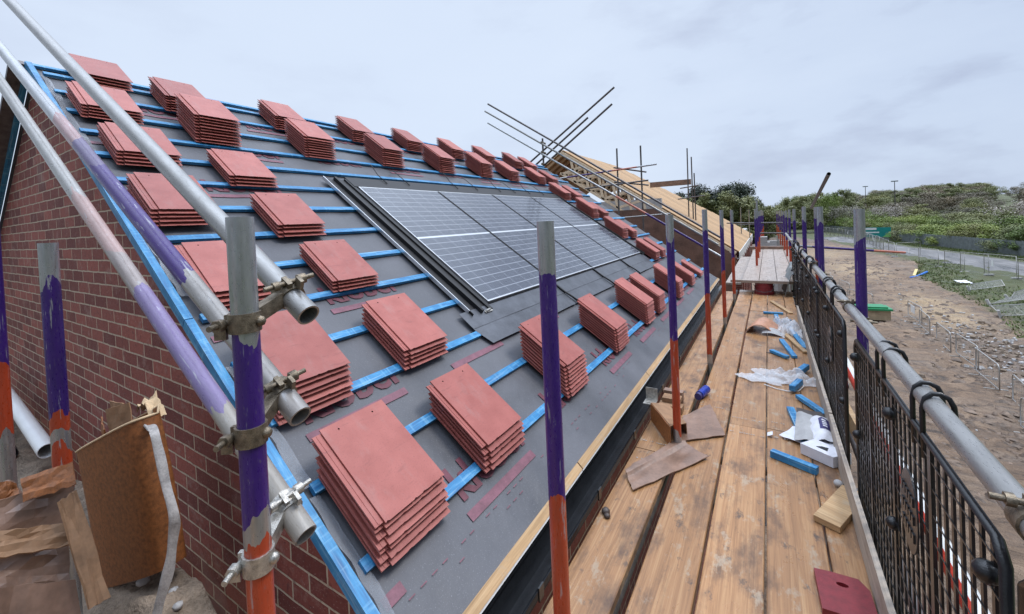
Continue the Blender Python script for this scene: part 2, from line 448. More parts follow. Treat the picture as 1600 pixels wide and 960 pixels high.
# leaves
def leaf(name, a, b, c2):
    k = NM(name)
    n1 = k.noise(k.vec((1, 1, 1), rnd=True), 0.55, 4)
    geo = k.n('ShaderNodeNewGeometry')
    n2 = k.noise(k.vec((1, 1, 1)), 3.0, 2)
    c = k.ramp(k.math('ADD', k.math('MULTIPLY', n1, 0.75), k.math('MULTIPLY', n2, 0.25)), [(0.32, a), (0.5, b), (0.68, c2)])
    rv = k.ramp(k.objrand(), [(0.0, (0.80, 0.85, 0.8)), (0.5, (1, 1, 1)), (1.0, (1.2, 1.1, 0.95))])
    c = k.mix(1.0, c, rv, 'MULTIPLY')
    k.set(c, 0.6)
    return k.m
M['leaf_green'] = leaf('leaf_fresh_green', (0.08, 0.125, 0.02), (0.155, 0.215, 0.035), (0.23, 0.28, 0.06))
M['leaf_olive'] = leaf('leaf_olive', (0.105, 0.125, 0.038), (0.17, 0.185, 0.062), (0.23, 0.23, 0.10))
M['leaf_brown'] = leaf('leaf_brown_twigs', (0.11, 0.095, 0.065), (0.165, 0.145, 0.10), (0.22, 0.19, 0.135))
M['leaf_dark'] = leaf('leaf_dark_evergreen', (0.014, 0.024, 0.014), (0.026, 0.042, 0.022), (0.05, 0.068, 0.034))
M['blossom'] = leaf('leaf_pale_blossom', (0.17, 0.145, 0.11), (0.34, 0.30, 0.26), (0.50, 0.46, 0.42))
M['grass'] = leaf('grass_blades', (0.075, 0.105, 0.028), (0.12, 0.16, 0.042), (0.19, 0.19, 0.08))

# ------------------------------------------------------------------ mesh helpers
I4 = Matrix.Identity(4)
class MB:
    def __init__(s):
        s.v = []; s.f = []; s.mi = []; s.mats = []; s.cur = 0; s.sm = []
    def use(s, m):
        if m not in s.mats:
            s.mats.append(m)
        s.cur = s.mats.index(m)
        return s
    def add(s, vs, fs, T=None, smooth=False):
        o = len(s.v)
        for p in vs:
            p = Vector(p)
            s.v.append(T @ p if T is not None else p)
        for f in fs:
            s.f.append([o + i for i in f]); s.mi.append(s.cur); s.sm.append(smooth)
        return s
    def box(s, a, b, T=None):
        x0, y0, z0 = a; x1, y1, z1 = b
        return s.add([(x0, y0, z0), (x1, y0, z0), (x1, y1, z0), (x0, y1, z0), (x0, y0, z1), (x1, y0, z1), (x1, y1, z1), (x0, y1, z1)],
                     [(0, 3, 2, 1), (4, 5, 6, 7), (0, 1, 5, 4), (1, 2, 6, 5), (2, 3, 7, 6), (3, 0, 4, 7)], T)
    def bar(s, p0, p1, wx, wz, T=None, upv=(0, 0, 1)):
        p0, p1 = Vector(p0), Vector(p1)
        d = (p1 - p0); L = d.length; d.normalize()
        u = Vector(upv)
        if abs(d.dot(u)) > 0.98:
            u = Vector((1, 0, 0))
        x = d.cross(u).normalized(); z = x.cross(d)
        m = Matrix(((x.x, d.x, z.x, p0.x), (x.y, d.y, z.y, p0.y), (x.z, d.z, z.z, p0.z), (0, 0, 0, 1)))
        return s.box((-wx / 2, 0, -wz / 2), (wx / 2, L, wz / 2), (T @ m) if T is not None else m)
    def tube(s, p0, p1, r, r1=None, n=12, hollow=0.0, T=None, cap=True, smooth=True):
        p0, p1 = Vector(p0), Vector(p1)
        r1 = r if r1 is None else r1
        d = (p1 - p0).normalized()
        u = Vector((0, 0, 1)) if abs(d.z) < 0.95 else Vector((1, 0, 0))
        x = d.cross(u).normalized(); y = d.cross(x)
        vs = []
        for p, rr in ((p0, r), (p1, r1)):
            for i in range(n):
                a = 2 * math.pi * i / n
                vs.append(p + x * (rr * math.cos(a)) + y * (rr * math.sin(a)))
        fs = [(i, i + n, (i + 1) % n + n, (i + 1) % n) for i in range(n)]
        s.add(vs, fs, T, smooth)
        if hollow:
            vi = []
            for p, rr in ((p0, r - hollow), (p1, r1 - hollow)):
                for i in range(n):
                    a = 2 * math.pi * i / n
                    vi.append(p + x * (rr * math.cos(a)) + y * (rr * math.sin(a)))
            s.add(vi, [(i, (i + 1) % n, (i + 1) % n + n, i + n) for i in range(n)], T, smooth)
            s.add(vs[:n] + vi[:n], [(i, (i + 1) % n, (i + 1) % n + n, i + n) for i in range(n)], T)
            s.add(vs[n:] + vi[n:], [(i, i + n, (i + 1) % n + n, (i + 1) % n) for i in range(n)], T)
        elif cap:
            s.add(vs[:n], [tuple(range(n))], T)
            s.add(vs[n:], [tuple(range(n - 1, -1, -1))], T)
        return s
    def path(s, pts, r, n=8, T=None, close=False):
        pts = [Vector(p) for p in pts]
        rings = []
        N = len(pts)
        prev = None
        for i in range(N):
            a = pts[i - 1] if (i > 0 or close) else pts[i]
            b = pts[(i + 1) % N] if (i < N - 1 or close) else pts[i]
            d = (b - a).normalized()
            if prev is None:
                u = Vector((0, 0, 1)) if abs(d.z) < 0.9 else Vector((1, 0, 0))
                x = d.cross(u).normalized()
            else:
                x = (prev - d * prev.dot(d)).normalized()
            prev = x
            y = d.cross(x)
            rings.append([pts[i] + x * (r * math.cos(2 * math.pi * j / n)) + y * (r * math.sin(2 * math.pi * j / n)) for j in range(n)])
        vs = [p for rg in rings for p in rg]
        fs = []
        for i in range(N if close else N - 1):
            k2 = (i + 1) % N
            for j in range(n):
                fs.append((i * n + j, i * n + (j + 1) % n, k2 * n + (j + 1) % n, k2 * n + j))
        if not close:
            fs.append(tuple(range(n - 1, -1, -1)))
            fs.append(tuple((N - 1) * n + j for j in range(n)))
        return s.add(vs, fs, T, True)
    def ball(s, c, r, n=10, T=None, sz=1.0):
        vs = []; fs = []
        m = n // 2
        for i in range(m + 1):
            th = math.pi * i / m
            for j in range(n):
                a = 2 * math.pi * j / n
                vs.append((c[0] + r * math.sin(th) * math.cos(a), c[1] + r * math.sin(th) * math.sin(a), c[2] + sz * r * math.cos(th)))
        for i in range(m):
            for j in range(n):
                fs.append((i * n + j, (i + 1) * n + j, (i + 1) * n + (j + 1) % n, i * n + (j + 1) % n))
        return s.add(vs, fs, T, True)
    def prism(s, outline, z0, z1, T=None):
        n = len(outline)
        vs = [(p[0], p[1], z0) for p in outline] + [(p[0], p[1], z1) for p in outline]
        fs = [tuple(range(n - 1, -1, -1)), tuple(range(n, 2 * n))] + [(i, (i + 1) % n, (i + 1) % n + n, i + n) for i in range(n)]
        return s.add(vs, fs, T)
    def grid(s, fn, nu, nv, thick=0.0, T=None, smooth=True):
        """sheet from fn(a, b) with a, b in 0..1; thick gives it a back"""
        P = [[Vector(fn(i / nu, j / nv)) for j in range(nv + 1)] for i in range(nu + 1)]
        vs = [p for r_ in P for p in r_]
        W = nv + 1
        fs = [(i * W + j, (i + 1) * W + j, (i + 1) * W + j + 1, i * W + j + 1) for i in range(nu) for j in range(nv)]
        s.add(vs, fs, T, smooth)
        if thick:
            back = []
            for i in range(nu + 1):
                for j in range(nv + 1):
                    a = P[min(i + 1, nu)][j] - P[max(i - 1, 0)][j]
                    b = P[i][min(j + 1, nv)] - P[i][max(j - 1, 0)]
                    nn = a.cross(b)
                    nn = nn.normalized() if nn.length > 1e-9 else Vector((0, 0, 1))
                    back.append(P[i][j] - nn * thick)
            s.add(back, [tuple(reversed(f)) for f in fs], T, smooth)
            edge = [(i, 0) for i in range(nu + 1)] + [(nu, j) for j in range(1, nv + 1)] + [(i, nv) for i in range(nu - 1, -1, -1)] + [(0, j) for j in range(nv - 1, 0, -1)]
            ev = [P[i][j] for i, j in edge] + [back[i * W + j] for i, j in edge]
            n = len(edge)
            s.add(ev, [(i, i + n, (i + 1) % n + n, (i + 1) % n) for i in range(n)], T)
        return s
    def mesh(s, name, inv=None):
        me = bpy.data.meshes.new(name)
        vs = [inv @ p for p in s.v] if inv is not None else s.v
        me.from_pydata([tuple(p) for p in vs], [], s.f)
        for m in s.mats:
            me.materials.append(m)
        me.polygons.foreach_set('material_index', s.mi)
        me.polygons.foreach_set('use_smooth', s.sm)
        me.update()
        return me
    def build(s, name, mat=None, parent=None, T=None, fix=True):
        """mesh given in world space; T = the object's own frame"""
        if mat is not None:
            s.mats = [mat]; s.mi = [0] * len(s.f)
        if T is None:
            if parent is not None:
                T = parent.matrix_basis.copy()
                if parent.parent is not None:
                    T = parent.parent.matrix_basis @ T
            else:
                zs = min(p.z for p in s.v)
                xs = [p.x for p in s.v]; ys = [p.y for p in s.v]
                T = Matrix.Translation(((min(xs) + max(xs)) / 2, (min(ys) + max(ys)) / 2, zs))
        me = s.mesh(name, T.inverted())
        if fix:
            bm = bmesh.new(); bm.from_mesh(me)
            bmesh.ops.recalc_face_normals(bm, faces=bm.faces)
            bm.to_mesh(me); bm.free()
        o = bpy.data.objects.new(name, me)
        COL.objects.link(o)
        if parent is not None:
            PT = parent.matrix_basis.copy()
            if parent.parent is not None:
                PT = parent.parent.matrix_basis @ PT
            o.parent = parent
            o.matrix_basis = PT.inverted() @ T
        else:
            o.matrix_basis = T
        return o

def tag(o, label=None, cat=None, group=None, kind=None):
    if label: o['label'] = label
    if cat: o['category'] = cat
    if group: o['group'] = group
    if kind or cat: o['kind'] = kind or 'thing'
    return o
def thing(name, label, cat, T=(0, 0, 0), group=None):
    o = bpy.data.objects.new(name, None)
    COL.objects.link(o)
    o.matrix_basis = T if isinstance(T, Matrix) else Matrix.Translation(T)
    o.empty_display_size = 0.2
    return tag(o, label, cat, group)
def frame(o, x, y, z):
    return Matrix(((x[0], y[0], z[0], o[0]), (x[1], y[1], z[1], o[1]), (x[2], y[2], z[2], o[2]), (0, 0, 0, 1)))
def bevel(o, wd=0.003, seg=1):
    bm = bmesh.new(); bm.from_mesh(o.data)
    es = [e for e in bm.edges if len(e.link_faces) == 2 and e.calc_face_angle(0) > 0.5]
    bmesh.ops.bevel(bm, geom=es, offset=wd, segments=seg, affect='EDGES', clamp_overlap=True)
    bm.to_mesh(o.data); bm.free()
    return o

# roof frame of the near house: x along the eaves, y up the slope, z out of the slope
AL = 0.605794
CA, SA = math.cos(AL), math.sin(AL)
U = Vector((-CA, 0, SA)); N = Vector((SA, 0, CA))
RO = Vector((-1.6 * SA, 0, CAMZ - 1.6 * CA))
RF = frame(RO, (0, 1, 0), U, N)
def roof(y, u, h=0.0):
    return RF @ Vector((y, u, h))
UR = 4.72                          # slope length up to the ridge
RIDX = roof(0, UR).x; RIDZ = roof(0, UR).z
def rear(y, u, h=0.0):             # the slope behind the ridge
    p = roof(y, u, h)
    return Vector((2 * RIDX - p.x, p.y, p.z))
Y0, Y1 = 0.83, 9.35                # gable ends

# ------------------------------------------------------------------ ground and terrain
FENCE = [(33.0, 40.0), (29.0, 66.0), (23.4, 97.0), (22.0, 109.5), (14.0, 170.0), (0.0, 260.0)]
def fence_x(y):
    pts = FENCE
    if y <= pts[0][1]:
        return pts[0][0] + (pts[0][1] - y) * 0.17
    for (xa, ya), (xb, yb) in zip(pts, pts[1:]):
        if y <= yb:
            return xa + (xb - xa) * (y - ya) / (yb - ya)
    return pts[-1][0] - (y - pts[-1][1]) * 0.3
GZ0 = -5.7
def smooth(a, b, x):
    t = max(0.0, min(1.0, (x - a) / (b - a)))
    return t * t * (3 - 2 * t)
def ground_z(x, y):
    z = GZ0
    s = x - fence_x(y)
    z += 5.6 * smooth(3, 85, s)
    z += 5.0 * smooth(150, 330, y)
    mud = smooth(4.0, 5.5, x) * smooth(-5, -1, -(s + 12)) * (1 - smooth(90, 110, y))
    if 0 < x < 40 and 0 < y < 130:
        p = Vector(((x * .85 + y * .53) * 0.3, (y * .85 - x * .53) * 0.8, 0))
        z += mud * (0.22 * mnoise.noise(p) + 0.15 * mnoise.noise(p * 2.7) + 0.09 * mnoise.noise(p * 6))
    # spoil heaps on the far mud
    for hx, hy, hr, hh in ((5.5, 92, 7, 0.7), (10.5, 86, 6, 0.6), (8.0, 100, 8, 0.9), (2.5, 96, 6, 0.8)):
        d2 = ((x - hx) ** 2 + ((y - hy) * 0.8) ** 2) / hr ** 2
        if d2 < 4:
            z += hh * math.exp(-2 * d2) * (1 + 0.5 * mnoise.noise(Vector((x * .7, y * .7, 3))))
    return z
def axis(segs):
    o = []
    for a, b, st in segs:
        n = max(1, int(round((b - a) / st)))
        o += [a + (b - a) * i / n for i in range(n)]
    return o + [segs[-1][1]]
gx = axis([(-600, -60, 60), (-60, 2, 8), (2, 20, 0.35), (20, 40, 1.0), (40, 140, 5), (140, 700, 70)])
gy = axis([(-300, -20, 40), (-20, 14, 4), (14, 60, 0.45), (60, 130, 1.2), (130, 340, 8), (340, 900, 80)])
gv = [(x, y, ground_z(x, y)) for y in gy for x in gx]
W_ = len(gx)
gf = [(j * W_ + i, j * W_ + i + 1, (j + 1) * W_ + i + 1, (j + 1) * W_ + i) for j in range(len(gy) - 1) for i in range(len(gx) - 1)]
me = bpy.data.meshes.new('ground')
me.from_pydata(gv, [], gf)
at = me.attributes.new('zone', 'FLOAT_COLOR', 'POINT')
GRASS_L = [(-40, 1), (18, 7.2), (28, 9.9), (38.5, 12.0), (57.4, 12.3), (63, 13.9), (70, 15.2), (400, 15.2)]
def interp(tb, y):
    if y <= tb[0][0]: return tb[0][1]
    for (a, xa), (b, xb) in zip(tb, tb[1:]):
        if y <= b: return xa + (xb - xa) * (y - a) / (b - a)
    return tb[-1][1]
vals = []
for x, y, z in gv:
    nn = mnoise.noise(Vector((x * 0.35, y * 0.2, 5)))
    n2 = mnoise.noise(Vector((x * 1.1, y * 0.6, 9)))
    s = x - fence_x(y)
    g = smooth(0.0, 0.9, x - interp(GRASS_L, y) + 0.9 * nn + 0.5 * n2) if y < 72 else smooth(-14, -11.5, s + 2 * nn)
    g = max(g, smooth(120, 150, y), smooth(1.5, 5, -x - 16))
    g = max(g, smooth(-1, 1, s))
    sand = math.exp(-(((x - 9.6 + (y - 40) * -0.03) / 1.6) ** 2 + ((y - 39) / 6.5) ** 2)) * 1.3
    sand = max(sand, 1.1 * math.exp(-(((x - 8.5) / 2.5) ** 2 + ((y - 62) / 9) ** 2)), 0.8 * math.exp(-(((x - 7.5) / 3) ** 2 + ((y - 80) / 6) ** 2)))
    sand = max(0, min(1, sand + 0.35 * n2 - 0.1))
    dark = max(0, min(1, math.exp(-(((x - 9.5) / 1.4) ** 2 + ((y - 28) / 4.5) ** 2)) * 1.2 + 0.3 * n2 + smooth(88, 94, y) * 0.8))
    vals += [g, sand, dark, 1]
at.data.foreach_set('color', vals)
me.polygons.foreach_set('use_smooth', [True] * len(gf))
k = NM('site_mud')
a = k.n('ShaderNodeAttribute'); a.attribute_name = 'zone'
sp = k.n('ShaderNodeSeparateColor'); k.l(a.outputs['Color'], sp.inputs[0])
pos = k.n('ShaderNodeNewGeometry').outputs['Position']
mpn = k.n('ShaderNodeMapping'); mpn.inputs['Scale'].default_value = (0.6, 1.1, 1.0); mpn.inputs['Rotation'].default_value = (0, 0, -0.5); k.l(pos, mpn.inputs[0])
n1 = k.noise(mpn.outputs[0], 0.5, 8, 0.65); n2 = k.noise(mpn.outputs[0], 1.5, 8, 0.74, 0.8); n3 = k.noise(pos, 14, 4, 0.6)
c = k.ramp(n2, [(0.36, (0.050, 0.032, 0.020)), (0.46, (0.165, 0.106, 0.066)), (0.62, (0.30, 0.208, 0.138))])
c = k.mix(k.ramp(n1, [(0.46, 0.0), (0.66, 0.6)]), c, (0.25, 0.195, 0.15))
c = k.mix(k.ramp(n3, [(0.60, 0.0), (0.74, 0.55)]), c, (0.085, 0.058, 0.042))
c = k.mix(k.math('MULTIPLY', sp.outputs[1], k.ramp(n2, [(0.3, 0.5), (0.6, 1.0)])), c, k.ramp(n3, [(0.35, (0.30, 0.20, 0.11)), (0.65, (0.52, 0.39, 0.24))]))
c = k.mix(k.math('MULTIPLY', sp.outputs[2], 0.75), c, k.ramp(n3, [(0.35, (0.07, 0.052, 0.045)), (0.7, (0.20, 0.165, 0.145))]))
gr = k.ramp(n2, [(0.3, (0.045, 0.055, 0.02)), (0.5, (0.075, 0.09, 0.03)), (0.7, (0.13, 0.11, 0.065))])
c = k.mix(sp.outputs[0], c, gr)
k.bump(k.math('ADD', n2, k.math('MULTIPLY', n3, 0.3)), 1.0, 0.2)
k.set(c, k.ramp(n2, [(0.35, 0.32), (0.5, 0.8)]))
me.materials.append(k.m)
ground = bpy.data.objects.new('ground', me)
COL.objects.link(ground)
tag(ground, kind='structure')

# access road of wet grey hardcore along the palisade
b = MB()
ys = axis([(20, 130, 2.2)])
vs = []; fs = []
for y in ys:
    for t in (0, 0.17, 0.34, 0.5, 0.67, 0.84, 1.0):
        x = fence_x(y) - 2.4 - 8.0 * t + 0.5 * mnoise.noise(Vector((y * 0.3, t * 3, 1)))
        if t in (0, 1.0):
            vs.append((x, y, ground_z(x, y) - 0.12))
        else:
            vs.append((x, y, ground_z(x, y) + 0.06 + 0.03 * mnoise.noise(Vector((x, y, 2)))))
for j in range(len(ys) - 1):
    for i in range(6):
        fs.append((j * 7 + i, j * 7 + i + 1, (j + 1) * 7 + i + 1, (j + 1) * 7 + i))
b.add(vs, fs, None, True)
k = NM('wet_grey_hardcore')
pos = k.n('ShaderNodeNewGeometry').outputs['Position']
mpn = k.n('ShaderNodeMapping'); mpn.inputs['Scale'].default_value = (1.0, 0.16, 1.0); mpn.inputs['Rotation'].default_value = (0, 0, -0.15); k.l(pos, mpn.inputs[0])
n1 = k.noise(mpn.outputs[0], 0.9, 6, 0.65); n3 = k.noise(pos, 6, 5, 0.65)
c = k.ramp(n1, [(0.30, (0.07, 0.068, 0.07)), (0.5, (0.15, 0.145, 0.145)), (0.72, (0.30, 0.29, 0.29))])
c = k.mix(k.ramp(n3, [(0.55, 0.0), (0.7, 0.5)]), c, (0.09, 0.082, 0.078))
k.bump(n3, 0.8, 0.06)
k.set(c, k.ramp(n1, [(0.35, 0.25), (0.6, 0.8)]))
rd = b.build('access_road', k.m)
tag(rd, kind='structure')

# ------------------------------------------------------------------ the near house
hb = thing('brick_house', 'near brick house with grey underlay and blue battens awaiting its red tiles', 'house', (-0.95, 5.1, GZ0))
WX = -0.97                         # outer face of the eaves wall
def gable_outline(inset):
    xl, xr = 2 * RIDX - WX, WX
    zr = roof(0, (RO.x - WX) / CA, -inset).z
    return [(xr, GZ0), (xr, zr), (RIDX, RIDZ - inset / CA), (xl, zr), (xl, GZ0)]
def gable(name, ya, yb, mat, inset, parent):
    o = gable_outline(inset)
    m = MB()
    n = len(o)
    m.add([(x, ya, z) for x, z in o] + [(x, yb, z) for x, z in o],
          [tuple(range(n)), tuple(range(2 * n - 1, n - 1, -1))] + [(i, i + n, (i + 1) % n + n, (i + 1) % n) for i in range(n)])
    return m.build(name, mat, parent)
gable('gable_wall', Y0 + 0.02, Y0 + 0.24, M['brick_x'], 0.03, hb)
gable('gable_wall', Y1 - 0.24, Y1 - 0.02, M['brick_x'], 0.03, hb)
MB().box((WX - 0.22, Y0 + 0.24, GZ0), (WX, Y1 - 0.24, -0.02)).build('front_wall', M['brick_y'], hb)
xl = 2 * RIDX - WX
MB().box((xl, Y0 + 0.24, GZ0), (xl + 0.22, Y1 - 0.24, -0.02)).build('rear_wall', M['brick_y'], hb)
# underlay: sags a little between the rafters and ripples at the eaves
def felt_h(y, u):
    r = -0.006 * (1 - abs(math.sin(math.pi * (y - 0.83) / 0.6))) * 0.5
    n = mnoise.noise(Vector((y * 2.6, u * 4.0, 3)))
    r += 0.005 * n + 0.003 * mnoise.noise(Vector((y * 7.0, u * 1.6, 13)))
    if u < 0.30:
        t = 1 - max(u, 0) / 0.30
        r += t * 0.011 * mnoise.noise(Vector((y * 5.5, u * 2.0, 7)))
    return r
m = MB()
NY, NU = 240, 80
m.grid(lambda a, c_: roof(Y0 + 0.005 + a * (Y1 - Y0), 0.005 + c_ * (UR - 0.005), felt_h(Y0 + a * (Y1 - Y0), c_ * UR) - 0.002), NY, NU, 0.004)
felt = m.build('roof_underlay', M['felt'], hb)
m = MB()
m.grid(lambda a, c_: rear(Y0 + 0.005 + a * (Y1 - Y0), c_ * UR, -0.002), 30, 10, 0.004)
m.build('roof_underlay', M['felt'], hb)
# dashed marks and maroon lettering printed on the underlay
fc = bpy.data.curves.new('lettering', 'FONT')
fc.body = 'klober'
fc.size = 0.215
fc.offset = 0.006
fc.resolution_u = 3
fo = bpy.data.objects.new('lettering', fc)
COL.objects.link(fo)
bpy.context.view_layer.update()
dg = bpy.context.evaluated_depsgraph_get()
tm = bpy.data.meshes.new_from_object(fo.evaluated_get(dg))
bpy.data.objects.remove(fo)
tv = [v.co.copy() for v in tm.vertices]
tf = [tuple(p.vertices) for p in tm.polygons]
tw = max(p.x for p in tv)
m = MB(); md = MB()
rows = [(0.265, 0.2, 0), (0.91, 0.75, 1), (1.56, 0.35, 0), (2.205, 0.62, 1), (2.86, 0.2, 0), (3.51, 0.5, 1), (4.15, 0.1, 0)]
def inarray(y, u):
    return 2.30 < y < 7.25 and 0.86 < u < 3.18
for u0, off, pale in rows:
    y = Y0 + 0.02 + off - 0.62
    while y < Y1 - 0.1:
        pts = [(p.x + y, p.y + u0) for p in tv]
        if min(p[0] for p in pts) > Y0 + 0.03 and max(p[0] for p in pts) < Y1 - 0.05 and not any(inarray(*p) for p in pts):
            m.use(M['print'])
            m.add([roof(a, b_, felt_h(a, b_) + 0.0035) for a, b_ in pts], tf)
        ua, ub = u0 - 0.085, u0 - 0.045
        ya, yb = y - 0.02, y + tw * 0.9
        ya, yb = max(ya, Y0 + 0.03), min(yb, Y1 - 0.05)
        if yb > ya + 0.05 and R.random() < 0.6 and not inarray((ya + yb) / 2, u0 - .05):
            m.use(M['printpale'])
            m.grid(lambda a, c_: roof(ya + a * (yb - ya), ua + c_ * (ub - ua), felt_h(ya + a * (yb - ya), ua + c_ * (ub - ua)) + 0.003), 8, 1)
        y += tw + 0.33
y = Y0 + 0.05
while y < Y1 - 0.1:
    for uu in (0.115, 0.155):
        if R.random() < 0.35:
            m.use(M['printpale'])
            m.grid(lambda a, c_: roof(y + a * 0.028, uu + c_ * 0.004, felt_h(y + a * 0.028, uu) + 0.003), 1, 1)
    y += 0.055
bpy.data.meshes.remove(tm)
m.build('printed_lettering', None, felt, fix=False)

# battens (each a part of the house), interrupted by the solar array
def batten(y0, y1, u, hh=0.025, wd=0.045, jit=True):
    m = MB()
    n = max(2, int((y1 - y0) / 0.6))
    ph = R.random() * 9
    def hh_(y): return 0.0015 * mnoise.noise(Vector((y * 0.7, ph, 1)))
    ring = []
    for i in range(n + 1):
        y = y0 + (y1 - y0) * i / n
        z = hh_(y)
        uu = u + 0.003 * mnoise.noise(Vector((y * 0.5, ph, 4)))
        ring.append([roof(y, uu - wd / 2, 0.004 + z), roof(y, uu + wd / 2, 0.004 + z), roof(y, uu + wd / 2, hh + z), roof(y, uu - wd / 2, hh + z)])
    vs = [p for r_ in ring for p in r_]
    fs = [(0, 1, 2, 3), tuple(n * 4 + j for j in (3, 2, 1, 0))]
    for i in range(n):
        for j in range(4):
            fs.append((i * 4 + j, (i + 1) * 4 + j, (i + 1) * 4 + (j + 1) % 4, i * 4 + (j + 1) % 4))
    m.add(vs, fs)
    T = RF @ Matrix.Translation((y0, u, 0)) @ Matrix.Rotation(-math.pi / 2, 4, 'Z') @ Matrix.Rotation(math.pi / 2, 4, 'Z')
    # local x runs along the batten so that its grain does
    return m.build('batten', M['batten'], hb, T)
for i in range(1, 15):
    u = 0.325 * i + R.uniform(-0.004, 0.004)
    if i in (4, 5, 6, 7, 8, 9):
        batten(Y0 + 0.03, 2.40, u)
        batten(7.16, Y1 - 0.02, u)
    elif i == 3:
        batten(Y0 + 0.03, 2.26, u)
        batten(7.10, Y1 - 0.02, u)
    else:
        s = R.uniform(3.5, 6.0)
        batten(Y0 + 0.03, s, u)
        batten(s + 0.004, Y1 - 0.02, u)
batten(Y0 - 0.02, 4.9, UR - 0.03)
batten(4.904, Y1, UR - 0.03)
# blue verge laths along both gables, dark soffit below, clear verge film
for fn in (roof, rear):
    for a, c_ in ((0.0, 1.62), (1.625, 3.2), (3.205, UR)):
        m = MB()
        z = (fn(0, 0, 1) - fn(0, 0, 0)).normalized()
        p0, p1 = fn(Y0 - 0.020, a, 0.006), fn(Y0 - 0.020, c_, 0.006)
        d = (p1 - p0).normalized()
        m.bar(p0, p1, 0.034, 0.046, None, z)
        m.build('verge_batten', M['batten'], hb, frame(p0, d, z.cross(d), z))
m = MB()
m.bar(rear(Y0 - 0.075, 0, 0.018), rear(Y0 - 0.075, UR, 0.018), 0.075, 0.035, None, rear(0, 0, 1) - rear(0, 0, 0))
m.build('verge_soffit', M['zincdark'], hb)
for ua, ub in ((0.0, 0.62), (0.66, 1.3), (1.8, 2.3), (3.2, 4.5)):
    m = MB()
    m.grid(lambda a, c_: roof(Y0 + 0.004 + 0.045 * c_ + 0.012 * mnoise.noise(Vector((a * 6, c_, ua))), ua + a * (ub - ua), 0.006 + 0.016 * (1 - c_) + 0.008 * mnoise.noise(Vector((a * 9, c_ * 2, ua)))), 24, 3, 0.001)
    m.build('verge_film', M['film'], hb)
# eaves: timber fillet, fascia, gutter with brackets and unions
for ya, yb in ((Y0 - 0.02, 2.03), (2.04, 3.5), (3.51, 5.9), (5.91, Y1)):
    m = MB()
    o = [roof(0, 0.006, 0.010), roof(0, 0.006, -0.055), roof(0, -0.035, -0.055), roof(0, -0.035, 0.004)]
    n = 4
    m.add([(p.x, ya, p.z) for p in o] + [(p.x, yb, p.z) for p in o], [(0, 1, 2, 3), (7, 6, 5, 4)] + [(i, i + 4, (i + 1) % 4 + 4, (i + 1) % 4) for i in range(4)])
    m.build('eaves_fillet', M['timber'], hb, Matrix.Translation((-0.9, ya, 0.15)))
    m = MB()
    o = [roof(0, -0.0352, -0.003), roof(0, -0.0352, -0.060), roof(0, -0.0420, -0.060), roof(0, -0.0420, -0.006)]
    m.add([(p.x, ya, p.z) for p in o] + [(p.x, yb, p.z) for p in o], [(0, 1, 2, 3), (7, 6, 5, 4)] + [(i, i + 4, (i + 1) % 4 + 4, (i + 1) % 4) for i in range(4)])
    m.build('fillet_face', M['fascia'], hb)
FX = -0.898
MB().box((FX - 0.05, Y0 + 0.26, -0.17), (FX, Y1 - 0.26, 0.085)).build('fascia', M['gutter'], hb)
MB().box((FX - 0.05, Y0 - 0.02, -0.17), (FX, Y0 + 0.255, 0.085)).build('fascia', M['gutter'], hb)
MB().box((WX - 0.0, Y0 + 0.26, -0.185), (FX - 0.004, Y1 - 0.26, -0.172)).build('soffit', M['gutter'], hb)
m = MB()
prof = [(0.0, 0.075), (0.004, 0.03), (0.022, 0.0), (0.075, -0.002), (0.098, 0.026), (0.106, 0.072), (0.114, 0.078)]
GX = FX + 0.003
vs = []; fs = []
gys = [Y0 - 0.05 + (Y1 - Y0 + 0.1) * i / 24 for i in range(25)]
for y in gys:
    for (dx, dz) in prof:
        vs.append((GX + dx, y, dz + 0.0015 * math.sin(y * 3)))
    for (dx, dz) in prof[::-1]:
        vs.append((GX + dx + (0.003 if dx > 0.05 else -0.001), y, dz - 0.004))
q = len(prof) * 2
for j in range(24):
    for i in range(q):
        fs.append((j * q + i, j * q + (i + 1) % q, (j + 1) * q + (i + 1) % q, (j + 1) * q + i))
fs.append(tuple(range(q))); fs.append(tuple(range(24 * q + q - 1, 24 * q - 1, -1)))
m.add(vs, fs)
gut = m.build('gutter', M['gutter'], hb)
for y in (1.35, 2.0, 2.66, 3.5, 4.3, 5.1, 5.9, 6.7, 7.5, 8.3):
    m = MB()
    m.box((GX + 0.1145, y - 0.018, 0.03), (GX + 0.121, y + 0.018, 0.084))
    m.build('gutter_bracket', M['gutter'], gut)
for y in (1.68, 4.0, 6.4):
    m = MB()
    pts = [(p[0] * 1.0 + 0.004 * (1 if p[0] > 0.05 else -1), p[1] - 0.006) for p in prof]
    m.grid(lambda a, c_: (GX + pts[min(6, int(round(c_ * 6)))][0], y - 0.06 + 0.12 * a, pts[min(6, int(round(c_ * 6)))][1]), 1, 6, 0.003)
    m.build('gutter_union', M['gutter'], gut)
# small galvanised bracket sitting on the gutter
y = 3.13
m = MB()
m.box((-0.83, y - 0.05, 0.084), (-0.745, y + 0.045, 0.089))
m.box((-0.83, y + 0.045, 0.084), (-0.745, y + 0.049, 0.175))
m.box((-0.805, y - 0.035, 0.089), (-0.78, y - 0.01, 0.094))
tag(m.build('metal_bracket', M['couplerz'], None), 'small shiny galvanised angle bracket lying across the black gutter', 'bracket')

